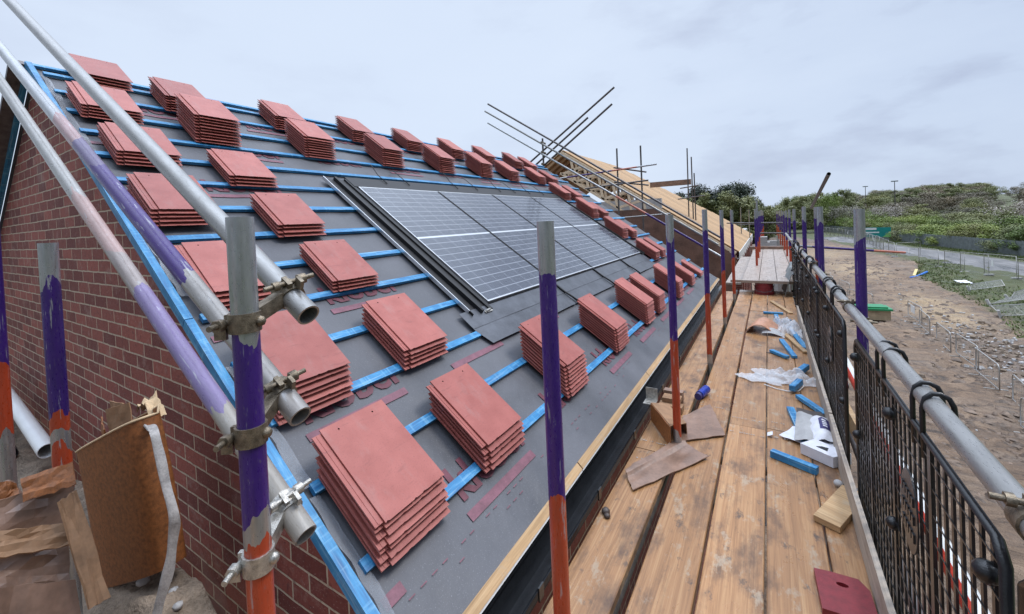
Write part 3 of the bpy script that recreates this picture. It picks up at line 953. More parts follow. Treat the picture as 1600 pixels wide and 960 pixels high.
# ------------------------------------------------------------------ solar array set into the roof
AY0, AY1, AU0, AU1 = 2.605, 7.085, 1.185, 2.945
PWID = (AY1 - AY0 - 3 * 0.015) / 4
PHT = AU1 - AU0
where = ['nearest the brick gable', 'second from the brick gable', 'third from the brick gable', 'farthest from the brick gable']
for i in range(4):
    yc = AY0 + PWID / 2 + i * (PWID + 0.015)
    T = RF @ Matrix.Translation((yc, (AU0 + AU1) / 2, 0.0))
    t = thing('solar_panel', 'framed grey solar panel with white grid lines, %s' % where[i], 'solar panel', T, 'solar panels set into the roof')
    hw, hh = PWID / 2, PHT / 2
    MB().box((-hw + 0.009, -hh + 0.009, 0.030), (hw - 0.009, hh - 0.009, 0.0525), T).build('cells', M['pv'], t)
    m = MB()
    m.use(M['alu'])
    m.box((-hw, -hh, 0.02), (hw, -hh + 0.009, 0.055), T); m.box((-hw, hh - 0.009, 0.02), (hw, hh, 0.055), T)
    m.use(M['alu'] if i == 0 else M['rubber']).box((-hw, -hh + 0.009, 0.02), (-hw + 0.009, hh - 0.009, 0.055), T)
    m.use(M['rubber'] if i < 3 else M['alu']).box((hw - 0.009, -hh + 0.009, 0.02), (hw, hh - 0.009, 0.055), T)
    m.build('panel_frame', None, t)
t = thing('flashing_kit', 'black channel and dark grey apron flashing round the solar panels', 'flashing', RF @ Matrix.Translation((AY0, AU0, 0.0)))
def rbox(name, y0, y1, u0, u1, h0, h1, mat, par=t):
    return MB().box((y0, u0, h0), (y1, u1, h1), RF).build(name, mat, par)
rbox('base_tray', AY0 - 0.02, AY1 + 0.02, AU0 - 0.02, AU1 + 0.03, 0.006, 0.018, M['rubber'])
def chan(name, y0, y1, u0, u1, sgn):
    m = MB()
    ya, yb = (y0, y1)
    m.box((ya, u0, 0.0275), (yb, u1, 0.031), RF)
    ws = ((ya, ya + 0.004, 0.052), (ya + 0.10, ya + 0.125, 0.062), (yb - 0.045, yb - 0.01, 0.046))
    for a, b_, hh in ws:
        m.box((a, u0, 0.031), (b_, u1, hh), RF)
    return m.build(name, M['rubber'], t)
chan('side_channel', AY0 - 0.265, AY0 - 0.006, AU0 - 0.07, AU1 + 0.16, 1)
chan('side_channel', AY1 + 0.006, AY1 + 0.12, AU0 - 0.05, AU1 + 0.16, 1)
rbox('channel_lip', AY0 - 0.272, AY0 - 0.2655, AU0 - 0.03, AU1 + 0.17, 0.027, 0.056, M['alu'])
rbox('top_flashing', AY0 - 0.03, AY1 + 0.10, AU1 + 0.012, AU1 + 0.19, 0.0325, 0.05, M['rubber'])
for i in range(4):
    ya = AY0 - (0.36 if i == 0 else 0) + i * (PWID + 0.015)
    yb = AY0 + (i + 1) * (PWID + 0.015) - 0.012 + (0.06 if i == 3 else 0)
    m = MB()
    def fl(a, c_):
        y = ya + a * (yb - ya); u = 1.015 + c_ * 0.155
        return roof(y, u, 0.030 + 0.004 * c_ + 0.002 * mnoise.noise(Vector((y * 4, u * 6, 2))))
    m.grid(fl, 16, 4, 0.002)
    m.build('sill_flashing', M['flash'], t)
    m = MB()
    def ap(a, c_):
        y = ya + (0.05 if i == 0 else 0) * (1 - c_) + a * (yb - ya - (0.05 if i == 0 else 0) * (1 - c_)); u = 0.86 + c_ * 0.155
        return roof(y, u, 0.014 + 0.012 * c_ + (0.012 * mnoise.noise(Vector((y * 2.2, u * 3, 8))) + 0.006) * (1 - c_ * 0.8))
    m.grid(ap, 22, 5, 0.003)
    m.build('apron_skirt', M['flash'], t)
    # black rubber joint strip over the seam
    if i < 3:
        m = MB()
        m.path([roof(yb + 0.006, 1.18, 0.045), roof(yb + 0.006, 1.02, 0.042), roof(yb + 0.03, 0.93, 0.042), roof(yb + 0.06, 0.84, 0.03)], 0.010, 6)
        m.build('joint_strip', M['rubber'], t)
m = MB()
m.bar(roof(AY0 - 0.11, AU0 - 0.075, 0.045), roof(AY0 - 0.05, AU0 - 0.065, 0.045), 0.02, 0.01)
m.box((AY0 - 0.12, AU0 - 0.085, 0.036), (AY0 - 0.03, AU0 - 0.065, 0.042), RF)
m.build('clip', M['couplerz'], t)
# cable tails hanging out over the top flashing
for i, y in enumerate((3.02, 3.34, 4.19, 4.62, 5.2, 5.62, 6.1, 6.6)):
    m = MB()
    hgt = 0.14 if i % 2 == 0 else 0.08
    m.path([roof(y + 0.01, AU1 + 0.10, 0.058), roof(y, AU1 + 0.26, 0.07), roof(y - 0.015, AU1 + 0.36, 0.04 + hgt * 0.5), roof(y + 0.01, AU1 + 0.43, 0.02 + hgt * 0.6), roof(y + 0.05, AU1 + 0.47, hgt * 0.5)], 0.0045, 6)
    o = m.build('cable_tail', M['rubber'], t)

# ------------------------------------------------------------------ the tiles: each one of each stack
TW, TL = 0.335, 0.42
def tile_mesh(seed):
    r_ = random.Random(seed)
    bm = bmesh.new()
    # main plate top with two nail holes near the head
    x0, x1, yf, yb, zt, zb = 0.036, TW, 0.0, TL, 0.0152, 0.0098
    nfront = 34
    chips = [(r_.uniform(x0, x1), r_.uniform(0.003, 0.012), r_.uniform(0.001, 0.0045)) for _ in range(5)]
    def chip(x):
        d = 0.0
        for cx, cw_, cd_ in chips:
            if abs(x - cx) < cw_:
                d = max(d, cd_ * (1 - abs(x - cx) / cw_))
        return d
    top = []
    for i in range(nfront + 1):
        x = x0 + (x1 - x0) * i / nfront
        top.append((x, yf + chip(x)))
    outer = top + [(x1, yb), (x0, yb)]
    ov = [bm.verts.new((x, y, zt)) for x, y in outer]
    edges = [bm.edges.new((ov[i], ov[(i + 1) % len(ov)])) for i in range(len(ov))]
    for cx in (0.10, 0.262):
        ring = [bm.verts.new((cx + 0.0042 * math.cos(a * math.pi / 5), yb - 0.032 + 0.0042 * math.sin(a * math.pi / 5), zt)) for a in range(10)]
        edges += [bm.edges.new((ring[i], ring[(i + 1) % 10])) for i in range(10)]
        low = [bm.verts.new((v.co.x, v.co.y, 0.006)) for v in ring]
        for i in range(10):
            f = bm.faces.new((ring[i], ring[(i + 1) % 10], low[(i + 1) % 10], low[i])); f.material_index = 1
        f = bm.faces.new(low); f.material_index = 1
    bmesh.ops.triangle_fill(bm, use_beauty=True, use_dissolve=False, edges=edges)
    # sides: a nose that leans out, then an undercut
    L1 = [bm.verts.new((x, (y + 0.0008 if i <= nfront else y), 0.0130)) for i, (x, y) in enumerate(outer)]
    L2 = [bm.verts.new((x, (y + 0.0085 if i <= nfront else y), zb)) for i, (x, y) in enumerate(outer)]
    n = len(outer)
    for i in range(n):
        j = (i + 1) % n
        bm.faces.new((ov[i], ov[j], L1[j], L1[i]))
        bm.faces.new((L1[i], L1[j], L2[j], L2[i]))
    bm.faces.new(list(reversed(L2)))
    def bx(a, b_):
        vs = [bm.verts.new(p) for p in [(a[0], a[1], a[2]), (b_[0], a[1], a[2]), (b_[0], b_[1], a[2]), (a[0], b_[1], a[2]), (a[0], a[1], b_[2]), (b_[0], a[1], b_[2]), (b_[0], b_[1], b_[2]), (a[0], b_[1], b_[2])]]
        for f in [(0, 3, 2, 1), (4, 5, 6, 7), (0, 1, 5, 4), (1, 2, 6, 5), (2, 3, 7, 6), (3, 0, 4, 7)]:
            bm.faces.new([vs[i] for i in f])
    bx((0.0, 0.010, 0.0048), (0.0355, TL - 0.012, 0.0080))
    bx((0.037, 0.10, 0.0), (0.052, TL - 0.04, 0.0097))
    bx((TW - 0.03, 0.10, 0.0), (TW - 0.018, TL - 0.04, 0.0097))          # interlocking lip
    bx((0.0, 0.012, 0.0081), (0.005, TL - 0.014, 0.0105))           # its upstand
    bx((0.016, 0.012, 0.0081), (0.021, TL - 0.014, 0.0096))
    for nx in (0.07, 0.24):
        bx((nx, TL - 0.055, -0.0020), (nx + 0.04, TL - 0.032, 0.0097))   # nibs
    for nx in (0.08, 0.20, 0.30):
        bx((nx, 0.14, 0.0), (nx + 0.012, 0.30, 0.0097))             # ribs underneath
    bmesh.ops.recalc_face_normals(bm, faces=bm.faces)
    me_ = bpy.data.meshes.new('roof_tile')
    bm.to_mesh(me_); bm.free()
    me_.materials.append(M['tile']); me_.materials.append(M['hole'])
    return me_
TILES = [tile_mesh(s) for s in range(6)]
# stack: lower front edge u, side y, tiles, height, lean, words that place it
STACKS = [
 ('A1', 0.262, 0.895, 7, 0.118, 1.0, 'eaves row beside the gable verge'),
 ('A2', 0.925, 0.880, 7, 0.121, 0.9, 'second row up beside the gable verge'),
 ('A3', 1.610, 0.885, 5, 0.090, 0.9, 'third row up beside the gable verge'),
 ('A4', 2.370, 0.895, 5, 0.085, 0.9, 'fourth row up beside the gable verge'),
 ('A5', 3.080, 0.925, 5, 0.085, 0.9, 'fifth row up beside the gable verge'),
 ('A6', 3.760, 0.908, 5, 0.085, 0.9, 'sixth row up beside the gable verge'),
 ('A7', 4.440, 1.020, 4, 0.081, 0.8, 'ridge row beside the gable verge'),
 ('B1', 0.262, 1.495, 5, 0.098, 1.0, 'eaves row second from the gable'),
 ('B2', 0.922, 1.545, 5, 0.095, 0.8, 'second row up left of the solar panels'),
 ('B3', 1.600, 1.530, 4, 0.072, 0.8, 'third row up left of the solar panels'),
 ('B4', 2.204, 1.500, 4, 0.081, 0.8, 'fourth row up left of the solar panels'),
 ('B5', 2.870, 1.480, 4, 0.076, 0.8, 'fifth row up left of the solar panels'),
 ('B6', 3.570, 1.510, 10, 0.195, 0.7, 'tall stack above the panels nearest the gable'),
 ('B7', 4.150, 1.495, 7, 0.122, 0.7, 'ridge row second from the gable'),
 ('C6', 3.530, 2.405, 9, 0.176, 0.8, 'second stack from the gable in the row above the panels'),
 ('C7', 4.150, 2.415, 7, 0.128, 0.8, 'ridge row third from the gable'),
 ('D6', 3.530, 3.365, 9, 0.182, 0.8, 'third stack from the gable in the row above the panels'),
 ('D7', 4.160, 3.370, 7, 0.131, 0.8, 'ridge row fourth from the gable'),
 ('E6', 3.545, 4.360, 9, 0.186, 0.75, 'fourth stack from the gable in the row above the panels'),
 ('E7', 4.170, 4.290, 7, 0.130, 0.8, 'ridge row fifth from the gable'),
 ('F6', 3.560, 5.345, 10, 0.192, 0.75, 'fifth stack from the gable in the row above the panels'),
 ('F7', 4.170, 5.270, 7, 0.133, 0.8, 'ridge row sixth from the gable'),
 ('G6', 3.545, 6.190, 8, 0.150, 0.8, 'sixth stack from the gable in the row above the panels'),
 ('G7', 4.170, 6.220, 7, 0.133, 0.8, 'ridge row seventh from the gable'),
 ('H6', 3.545, 7.240, 7, 0.130, 0.8, 'seventh stack from the gable in the row above the panels'),
 ('H7', 4.170, 7.250, 7, 0.133, 0.8, 'ridge row eighth from the gable'),
 ('I6', 3.545, 7.860, 6, 0.120, 0.8, 'second row from the ridge at the far verge'),
 ('I7', 4.150, 7.850, 6, 0.120, 0.8, 'ridge row at the far verge'),
 ('Q1', 2.935, 7.295, 7, 0.130, 0.7, 'topmost stack right of the solar panels'),
 ('Q2', 2.275, 7.340, 8, 0.158, 0.8, 'second stack down right of the solar panels'),
 ('Q3', 1.600, 7.320, 8, 0.152, 0.8, 'third stack down right of the solar panels'),
 ('Q4', 0.932, 7.315, 7, 0.126, 0.7, 'lowest stack right of the solar panels'),
 ('R1', 2.900, 7.850, 6, 0.115, 0.8, 'third row from the ridge at the far verge'),
 ('R2', 2.225, 7.845, 6, 0.115, 0.8, 'fourth row from the ridge at the far verge'),
 ('R3', 1.560, 7.835, 6, 0.115, 0.8, 'fifth row from the ridge at the far verge'),
 ('R4', 0.932, 7.850, 6, 0.110, 0.8, 'second row up from the eaves at the far verge'),
 ('J1', 0.262, 2.390, 9, 0.167, 0.87, 'eaves row third from the gable'),
 ('K1', 0.260, 3.395, 9, 0.162, 0.82, 'eaves row fourth from the gable'),
 ('L1', 0.262, 4.420, 9, 0.175, 0.82, 'eaves row fifth from the gable'),
 ('M1', 0.258, 4.975, 9, 0.172, 0.80, 'eaves row sixth from the gable'),
 ('N1', 0.225, 6.090, 9, 0.185, 0.80, 'eaves row seventh from the gable'),
 ('O1', 0.230, 7.230, 7, 0.131, 0.80, 'eaves row eighth from the gable'),
 ('P1', 0.232, 8.300, 3, 0.055, 0.90, 'eaves row last before the far end'),
]
ORD = ['first', 'second', 'third', 'fourth', 'fifth', 'sixth', 'seventh', 'eighth', 'ninth', 'tenth']
for key, u0, y0, n, h, lean, words in STACKS:
    pitch = h / n
    for i in range(n):
        me_ = R.choice(TILES)
        o = bpy.data.objects.new('roof_tile', me_)
        COL.objects.link(o)
        last = i == n - 1
        dy = R.uniform(-0.004, 0.004); du = R.uniform(-0.005, 0.005)
        T = RF @ Matrix.Translation((y0 + dy, u0 + lean * pitch * i + du, 0.0275 + pitch * i)) @ Matrix.Rotation(R.uniform(-0.009, 0.009), 4, 'Z') @ Matrix.Diagonal((1, 1, pitch / 0.0165, 1))
        o.matrix_basis = T
        fromtop = n - 1 - i
        pos = 'top tile' if fromtop == 0 else ('bottom tile' if i == 0 else '%s tile down' % ORD[fromtop])
        tag(o, 'red %s, %s' % (pos, words), 'roof tile', 'red roof tiles stacked on the battens')

# ------------------------------------------------------------------ scaffold
def pole(name, p0, p1, mat, label=None, group=None, cat='scaffold pole', parent=None, r=0.02415, n=16):
    p0, p1 = Vector(p0), Vector(p1)
    z = (p1 - p0); L = z.length; z.normalize()
    u = Vector((0, 1, 0)) if abs(z.y) < 0.9 else Vector((1, 0, 0))
    x = u.cross(z).normalized(); y = z.cross(x)
    T = frame(p0, x, y, z)
    m = MB()
    m.tube(p0, p1, r, n=n, hollow=0.004)
    o = m.build(name, mat, parent, T)
    if label:
        tag(o, label, cat, group)
    return o
def coupler(p, axis, toward, mat, parent):
    """a swivel or right angle coupler clamped at p on a tube along axis, its second clamp lying towards the other tube"""
    p = Vector(p); ax = Vector(axis).normalized(); tw = Vector(toward); d = tw.normalized()
    m = MB()
    def clamp(c, a, side):
        a = Vector(a).normalized()
        sd = (Vector(side) - a * Vector(side).dot(a)).normalized()
        m.tube(c - a * 0.019, c + a * 0.019, 0.0290, n=16, hollow=0.0045)
        t = a.cross(sd)
        # hinged flap with its bolt, nut and washer
        q = c + sd * 0.032
        m.bar(q - t * 0.004 - a * 0.015, q - t * 0.004 + a * 0.015, 0.016, 0.010, None, t)
        m.tube(q - t * 0.052, q + t * 0.056, 0.0058, n=8)
        m.tube(q + t * 0.020, q + t * 0.036, 0.0125, n=6)
        m.tube(q - t * 0.034, q - t * 0.022, 0.011, n=6)
        m.bar(c + sd * 0.028 - a * 0.02 + t * 0.012, c + sd * 0.050 + t * 0.014 - a * 0.02, 0.008, 0.022, None, a)
        m.ball(c - sd * 0.03, 0.011, 8)
    return m, clamp
def fix_coupler(parent, c1, a1, c2, a2, mat, s1=None, s2=None):
    m, clamp = coupler(c1, a1, Vector(c2) - Vector(c1), mat, parent)
    c1, c2 = Vector(c1), Vector(c2)
    d = (c2 - c1).normalized()
    clamp(c1, a1, s1 if s1 is not None else -d)
    clamp(c2, a2, s2 if s2 is not None else d)
    m.bar(c1 + d * 0.026, c2 - d * 0.026, 0.026, 0.030)
    return m.build('coupler', mat, parent)

# inner standards along the eaves (x = -0.53), outer standards (x = 0.40)
SG = 'painted upright scaffold standards'
def standard(x, y, top, label, dx=0.0, dy=0.0, mt='std'):
    o = pole('scaffold_pole', (x - dx, y - dy, GZ0), (x, y, top), M[mt], label, SG)
    MB().box((x - dx - 0.075, y - dy - 0.075, GZ0 - 0.03), (x - dx + 0.075, y - dy + 0.075, GZ0 + 0.012)).build('base_plate', M['zincdark'], o)
    return o
P1 = standard(-0.885, 0.415, 1.505, 'big purple and orange upright pole nearest the camera with three couplers', 0.03, 0.0, 'std_near')
standard(-0.53, 1.035, 1.470, 'purple and orange upright pole between the nearest tile stacks and the boards', 0.0, 0.0)
standard(-0.53, 2.745, 1.475, 'purple upright pole standing in the wet cardboard on the boards')
standard(-0.53, 4.45, 1.515, 'purple and orange upright pole just beyond the blue can')
standard(-0.53, 6.15, 1.515, 'upright pole by the gutter, third beyond the wet cardboard')
standard(-0.53, 7.97, 1.515, 'last upright pole beside the eaves of the tiled roof')
standard(-2.025, 0.360, 1.472, 'purple upright pole with flaking paint in front of the gable bricks', 0.0, 0.0, 'std_gable')
standard(-2.735, 0.330, 1.62, 'orange upright pole cut by the left edge of the picture', 0.0, 0.0, 'std_edge')
standard(0.40, 2.775, 1.460, 'thick purple upright pole outside the black brick guards')
standard(0.40, 4.70, 1.490, 'second purple upright pole outside the black brick guards')
standard(0.40, 6.70, 1.510, 'third purple upright pole outside the black brick guards')
standard(0.62, 7.90, 1.500, 'purple and orange upright pole set outside the guard rail line')
standard(0.40, 9.15, 1.490, 'fourth purple upright pole at the end of the guard rail')
standard(0.41, 0.92, 0.94, 'short upright stub under the near end of the guard rail')
for i, y in enumerate((10.9, 12.7, 14.6, 16.8, 19.5, 23.0, 27.0)):
    standard(-0.25, y, 1.50 + (0.28 if i == 1 else 0) + R.uniform(-.03, .05), 'upright pole of the inner row along the raised far platform')
for i, y in enumerate((11.2, 13.2, 15.2, 17.5, 20.5, 24.0, 28.0)):
    standard(0.40, y, 1.46 + R.uniform(-.03, .05), 'upright pole of the outer row along the raised far platform')
# guard rail and the lower rail, one half white, the other red
grail = pole('guard_rail', (0.355, 0.05, 0.945), (0.355, 6.60, 0.925), M['zinc'], 'galvanised guard rail tube over the black brick guards', None, 'guard rail', n=24)
grail2 = pole('guard_rail', (0.366, 6.5, 0.872), (0.366, 12.6, 0.885), M['zinc'], 'farther guard rail tube running on to the raised platform', None, 'guard rail')
fix_coupler(grail, (0.355, 1.0, 0.943), (0, 1, 0), (0.41, 1.0, 0.89), (0, 0, 1), M['coupler'], (0, 0, 1), (-1, 0, 0.2))
for y in (2.775, 4.70):
    fix_coupler(grail, (0.355, y + 0.05, 0.935), (0, 1, 0), (0.40, y, 0.88), (0, 0, 1), M['coupler'], (0, 0, 1), (0, -1, 0))
for y in (6.7, 9.15):
    fix_coupler(grail2, (0.366, y + 0.05, 0.875), (0, 1, 0), (0.40, y, 0.84), (0, 0, 1), M['coupler'], (0, 0, 1), (0, -1, 0))
p0, p1 = Vector((0.385, 0.1, 0.53)), Vector((0.385, 6.2, 0.48))
m = MB()
n = 18
m.use(M['fascia'])
for half, mt in ((0, M['fascia']), (1, M['pink'])):
    m.use(mt)
    vs = []
    for p in (p0, p1):
        for i in range(n // 2 + 1):
            a = 2 * math.pi * i / n + (-1.18 if half == 0 else 1.96)
            vs.append(p + Vector((0.02415 * math.cos(a), 0, 0.02415 * math.sin(a))))
    q = n // 2 + 1
    m.add(vs, [(i, i + 1, q + i + 1, q + i) for i in range(n // 2)], None, True)
lr = m.build('lower_guard_rail', None, None, None, fix=False)
tag(lr, 'white and red lower rail tube seen through the black brick guards', 'guard rail')
# three sloping rails on the gable, clamped to the nearest standard
dgr = Vector((-0.866, 0.0, 0.500))
ends = [((-0.850, 0.525, 1.290), (-3.42, 0.525, 2.780), 'zinc', 'upper galvanised rail sloping up the gable past the tile stacks'),
        ((-0.880, 0.512, 1.068), (-4.35, 0.512, 2.98), 'rail2', 'middle sloping gable rail, part purple, between the other two'),
        ((-0.872, 0.505, 0.812), (-4.35, 0.505, 2.80), 'rail3', 'lowest sloping gable rail, splashed with mortar and faded purple')]
for p0, p1, mt, lb in ends:
    o = pole('gable_guard_rail', p0, p1, M[mt], lb, 'sloping guard rails on the gable', 'guard rail', n=24)
    d = (Vector(p1) - Vector(p0)).normalized()
    c2 = Vector(p0) + d * 0.085
    zc = c2.z - 0.035
    fix_coupler(o, (-0.888, 0.415, zc), (0, 0, 1), c2, d, M['coupler'] if mt != 'rail3' else M['couplerz'], (-0.75, -0.5, 0), (0.6, -0.2, 0.75))

# boards
def board(x0, x1, y0, y1, z=0.0, mat='board', label=None, group=None, th=0.038, tilt=0.0):
    m = MB()
    n = 6
    ph = R.random() * 10
    rings = []
    for i in range(n + 1):
        y = y0 + (y1 - y0) * i / n
        dz = 0.003 * mnoise.noise(Vector((y * 0.6, ph, 0))) - 0.0015
        rings.append([(x0, y, z - th + dz), (x1, y, z - th + dz + tilt), (x1, y, z + dz + tilt - 0.003), (x1 - 0.004, y, z + dz + tilt), (x0 + 0.004, y, z + dz), (x0, y, z + dz - 0.003)])
    vs = [p for r_ in rings for p in r_]
    fs = [tuple(range(6)), tuple(n * 6 + j for j in range(5, -1, -1))]
    for i in range(n):
        for j in range(6):
            fs.append((i * 6 + j, (i + 1) * 6 + j, (i + 1) * 6 + (j + 1) % 6, i * 6 + (j + 1) % 6))
    m.add(vs, fs)
    o = m.build('scaffold_board', M[mat], None)
    tag(o, label, 'scaffold board', group)
    return o
BG = 'timber boards of the scaffold walkway'
LANES = [(-0.765, -0.545, 'inner lane next to the gutter'), (-0.497, -0.287, 'second lane out from the gutter'), (-0.271, -0.054, 'middle lane of the walkway'), (-0.046, 0.176, 'fourth lane out from the gutter'), (0.184, 0.317, 'outer lane under the brick guards')]
for k_, (xa, xb, ln) in enumerate(LANES):
    cuts = [-1.2, [0.9, 3.55, 3.22, 3.25, 3.22][k_], [4.9, 7.35, 7.1, 7.12, 7.0][k_], 8.75]
    if k_ == 0:
        cuts = [-1.2, 2.62, 6.4, 8.75]
    for j in range(3):
        seg = ['nearest board', 'middle board', 'far board'][j]
        o = board(xa + R.uniform(-.003, .003), xb + R.uniform(-.003, .003), cuts[j] + (0.004 if j else 0), cuts[j + 1] - 0.004, R.uniform(-0.003, 0.003), 'board', 'brown stained scaffold board, %s of the %s' % (seg, ln), BG)
        for ye in ((cuts[j] + 0.035,) if j else ()) + ((cuts[j + 1] - 0.06,)):
            pass
        # nail plates near the joints
        for ye in ([cuts[j] + 0.10] if j else []) + [cuts[j + 1] - 0.12]:
            if j < 2 or ye < 7.6:
                m = MB()
                x = xa + 0.012
                while x < xb - 0.014:
                    if R.random() < 0.75:
                        m.box((x, ye + R.uniform(-.003, .003), 0.0035), (x + 0.008, ye + 0.0045, 0.0052))
                    x += 0.0135
                if m.v:
                    m.build('nail_plate', M['block'], o)
# gable lift boards
for i, (ya, yb) in enumerate(((-0.62, -0.40), (-0.39, -0.17), (-0.16, 0.06), (0.07, 0.28), (0.46, 0.69))):
    board_o = None
    m = MB()
    m.box((-6.2, ya, -0.038), (-0.80, yb, 0.0))
    T = frame((-3.5, ya, 0), (0, 1, 0), (-1, 0, 0), (0, 0, 1))
    o = m.build('scaffold_board', M['board'], None, T)
    tag(o, 'muddy scaffold board on the gable lift, %s out from the brickwork' % ['fifth', 'fourth', 'third', 'second', 'first'][i], 'scaffold board', 'boards of the gable lift')
# ledgers and transoms carrying the boards
for y in (1.10, 2.82, 4.52, 6.22, 8.04):
    pole('transom', (-0.70, y, -0.066), (0.55, y, -0.066), M['zincdark'], 'dark steel transom tube under the walkway boards', 'transoms under the boards', 'scaffold tube', n=8)
pole('ledger', (-0.582, -1, -0.115), (-0.582, 9.5, -0.115), M['zincdark'], 'long dark ledger tube under the inner edge of the walkway', None, 'scaffold tube', n=8)
pole('ledger', (0.452, -1, -0.115), (0.452, 9.5, -0.115), M['zincdark'], 'long dark ledger tube under the outer edge of the walkway', None, 'scaffold tube', n=8)
# toe boards
for i, (ya, yb) in enumerate(((-0.3, 3.3), (3.32, 6.9))):
    m = MB(); m.box((0.296, ya, 0.005), (0.316, yb, 0.15))
    o = m.build('toe_board', M['toe'], None, Matrix.Translation((0.306, (ya + yb) / 2, 0)))
    tag(o, ['pale grey toe board on edge under the nearest brick guards', 'pale grey toe board on edge under the farther brick guards'][i], 'toe board')

# ------------------------------------------------------------------ black brick guards
def guard_parts(Wd, Hg):
    fr = MB()
    c = 0.03
    pts = [(0, c), (0, Wd - c)]
    o = [Vector((0, c, 0)), Vector((0, 0, c)), Vector((0, 0, Hg - c)), Vector((0, c, Hg)), Vector((0, Wd - c, Hg)), Vector((0, Wd, Hg - c)), Vector((0, Wd, c)), Vector((0, Wd - c, 0))]
    fr.path(o, 0.0095, 6, None, True)
    for y in (Wd * 0.26, Wd * 0.52, Wd * 0.78):
        fr.box((-0.0060, y - 0.013, 0.012), (0.0022, y + 0.013, Hg - 0.008))
    gr = MB()
    y = 0.045
    while y < Wd - 0.02:
        gr.box((-0.0026, y - 0.0066, 0.006), (0.0026, y + 0.0066, Hg - 0.006))
        y += 0.050
    z = 0.05
    while z < Hg - 0.02:
        gr.box((-0.0046, 0.006, z - 0.0016), (-0.0027, Wd - 0.006, z + 0.0016))
        z += 0.066
    bo = []
    for y in (0.045, Wd * 0.52, Wd - 0.045):
        for z in (0.07, Hg * 0.5, Hg - 0.075):
            b = MB(); b.ball((-0.010, y, z), 0.021, 10); bo.append(b)
    el = MB()
    el.add([(0, 0, 0)], [])
    vs = []; fs = []
    n = 28
    for i in range(n):
        a = 2 * math.pi * i / n
        vs.append((-0.014, Wd * 0.37 + 0.085 * math.cos(a), Hg * 0.70 + 0.115 * math.sin(a)))
    for i in range(n):
        a = 2 * math.pi * i / n
        vs.append((-0.010, Wd * 0.37 + 0.085 * math.cos(a), Hg * 0.70 + 0.115 * math.sin(a)))
    el = MB(); el.add(vs, [tuple(range(n)), tuple(range(2 * n - 1, n - 1, -1))] + [(i, i + n, (i + 1) % n + n, (i + 1) % n) for i in range(n)])
    for rr in range(3):
        for i in range(5):
            yy = Wd * 0.37 - 0.05 + i * 0.025; zz = Hg * 0.70 - 0.05 + rr * 0.05
            el.box((-0.018, yy - 0.007, zz - 0.012), (-0.0141, yy + 0.007, zz + 0.012))
    hk = []
    for yc in (Wd * 0.30, Wd * 0.36, Wd * 0.60, Wd * 0.67):
        b = MB()
        # out of the top bar, over the rail and a little down behind it
        pts = [(0, yc, Hg - 0.06), (-0.002, yc, Hg + 0.02), (-0.002, yc, Hg + 0.070), (0.004, yc, Hg + 0.098), (0.018, yc, Hg + 0.112), (0.034, yc, Hg + 0.113), (0.050, yc, Hg + 0.104), (0.058, yc, Hg + 0.085), (0.060, yc, Hg + 0.055), (0.060, yc, Hg + 0.03)]
        b.path(pts, 0.0065, 7)
        hk.append(b)
    return fr, gr, bo, el, hk
WG, HG = 1.50, 0.88
first = None
M['emblem'] = simple('dark_worn_plastic', (0.022, 0.022, 0.024), 0.3, 0, 0.4, 40)
def copy_tree(o, parent=None):
    c = o.copy(); COL.objects.link(c)
    if parent is not None: c.parent = parent
    for ch in list(o.children): copy_tree(ch, c)
    return c
gl = ['nearest of the row, cut by the picture edge', 'second of the row beside the red plate', 'third of the row beside the white packaging', 'fourth of the row beside the polythene', 'fifth of the row beside the terracotta sheet', 'farthest of the row by the raised platform']
gpos = [(-0.52, -0.02), (1.01, -0.02), (2.78, -0.03), (4.29, -0.025), (5.80, -0.03), (7.30, -0.03)]
for i, (gy_, dz) in enumerate(gpos):
    T = Matrix.Translation((0.327 + (0.003 if i % 2 else 0), gy_, 0.012 + dz)) @ Matrix.Rotation(rad(R.uniform(-0.6, 0.6)), 4, 'Z') @ Matrix.Rotation(rad([0.3, -1.2, -0.4, 0.3, 0.2, -0.2][i]), 4, 'X')
    if first is None:
        first = thing('brick_guard', '', 'brick guard', Matrix.Identity(4), 'black mesh brick guards hung on the rail')
        fr, gr, bo, el, hk = guard_parts(WG, HG)
        fr.build('frame', M['black'], first); gr.build('grille', M['black'], first); el.build('emblem_plate', M['emblem'], first)
        for b in bo: b.build('boss', M['black'], first)
        for b in hk: b.build('hook', M['black'], first)
        g = first
    else:
        g = copy_tree(first)
    g.matrix_basis = T
    g['label'] = 'black plastic brick guard, ' + gl[i]

# ------------------------------------------------------------------ litter on the boards
def offcut(x, y, ang, L, label, z=0.002, wd=0.047, th=0.026, pitch=0.0, roll=0.0, mat='batten'):
    T = Matrix.Translation((x, y, z)) @ Matrix.Rotation(rad(ang), 4, 'Z') @ Matrix.Rotation(rad(pitch), 4, 'Y') @ Matrix.Rotation(rad(roll), 4, 'X')
    m = MB(); m.box((-L / 2, -wd / 2, 0), (L / 2, wd / 2, th), T)
    o = m.build('batten_offcut', M[mat], None, T)
    bevel(o, 0.0015)
    return tag(o, label, 'offcut', 'batten offcuts on the boards')
offcut(0.085, 2.835, -23, 0.235, 'short blue offcut lying alone nearest the camera', th=0.04, wd=0.04)
offcut(0.135, 3.32, 97, 0.60, 'long blue offcut beside the white packaging')
offcut(0.235, 3.72, 118, 0.32, 'blue offcut on the dark brown sheet by the guard', z=0.012)
offcut(0.155, 4.05, 72, 0.20, 'blue offcut poking out of the near side of the polythene', z=0.02, th=0.045, wd=0.045)
offcut(0.225, 4.48, 70, 0.20, 'blue offcut poking out of the far side of the polythene', z=0.02, th=0.045, wd=0.045)
offcut(0.135, 5.22, 99, 0.62, 'long blue offcut in front of the arched terracotta sheet')
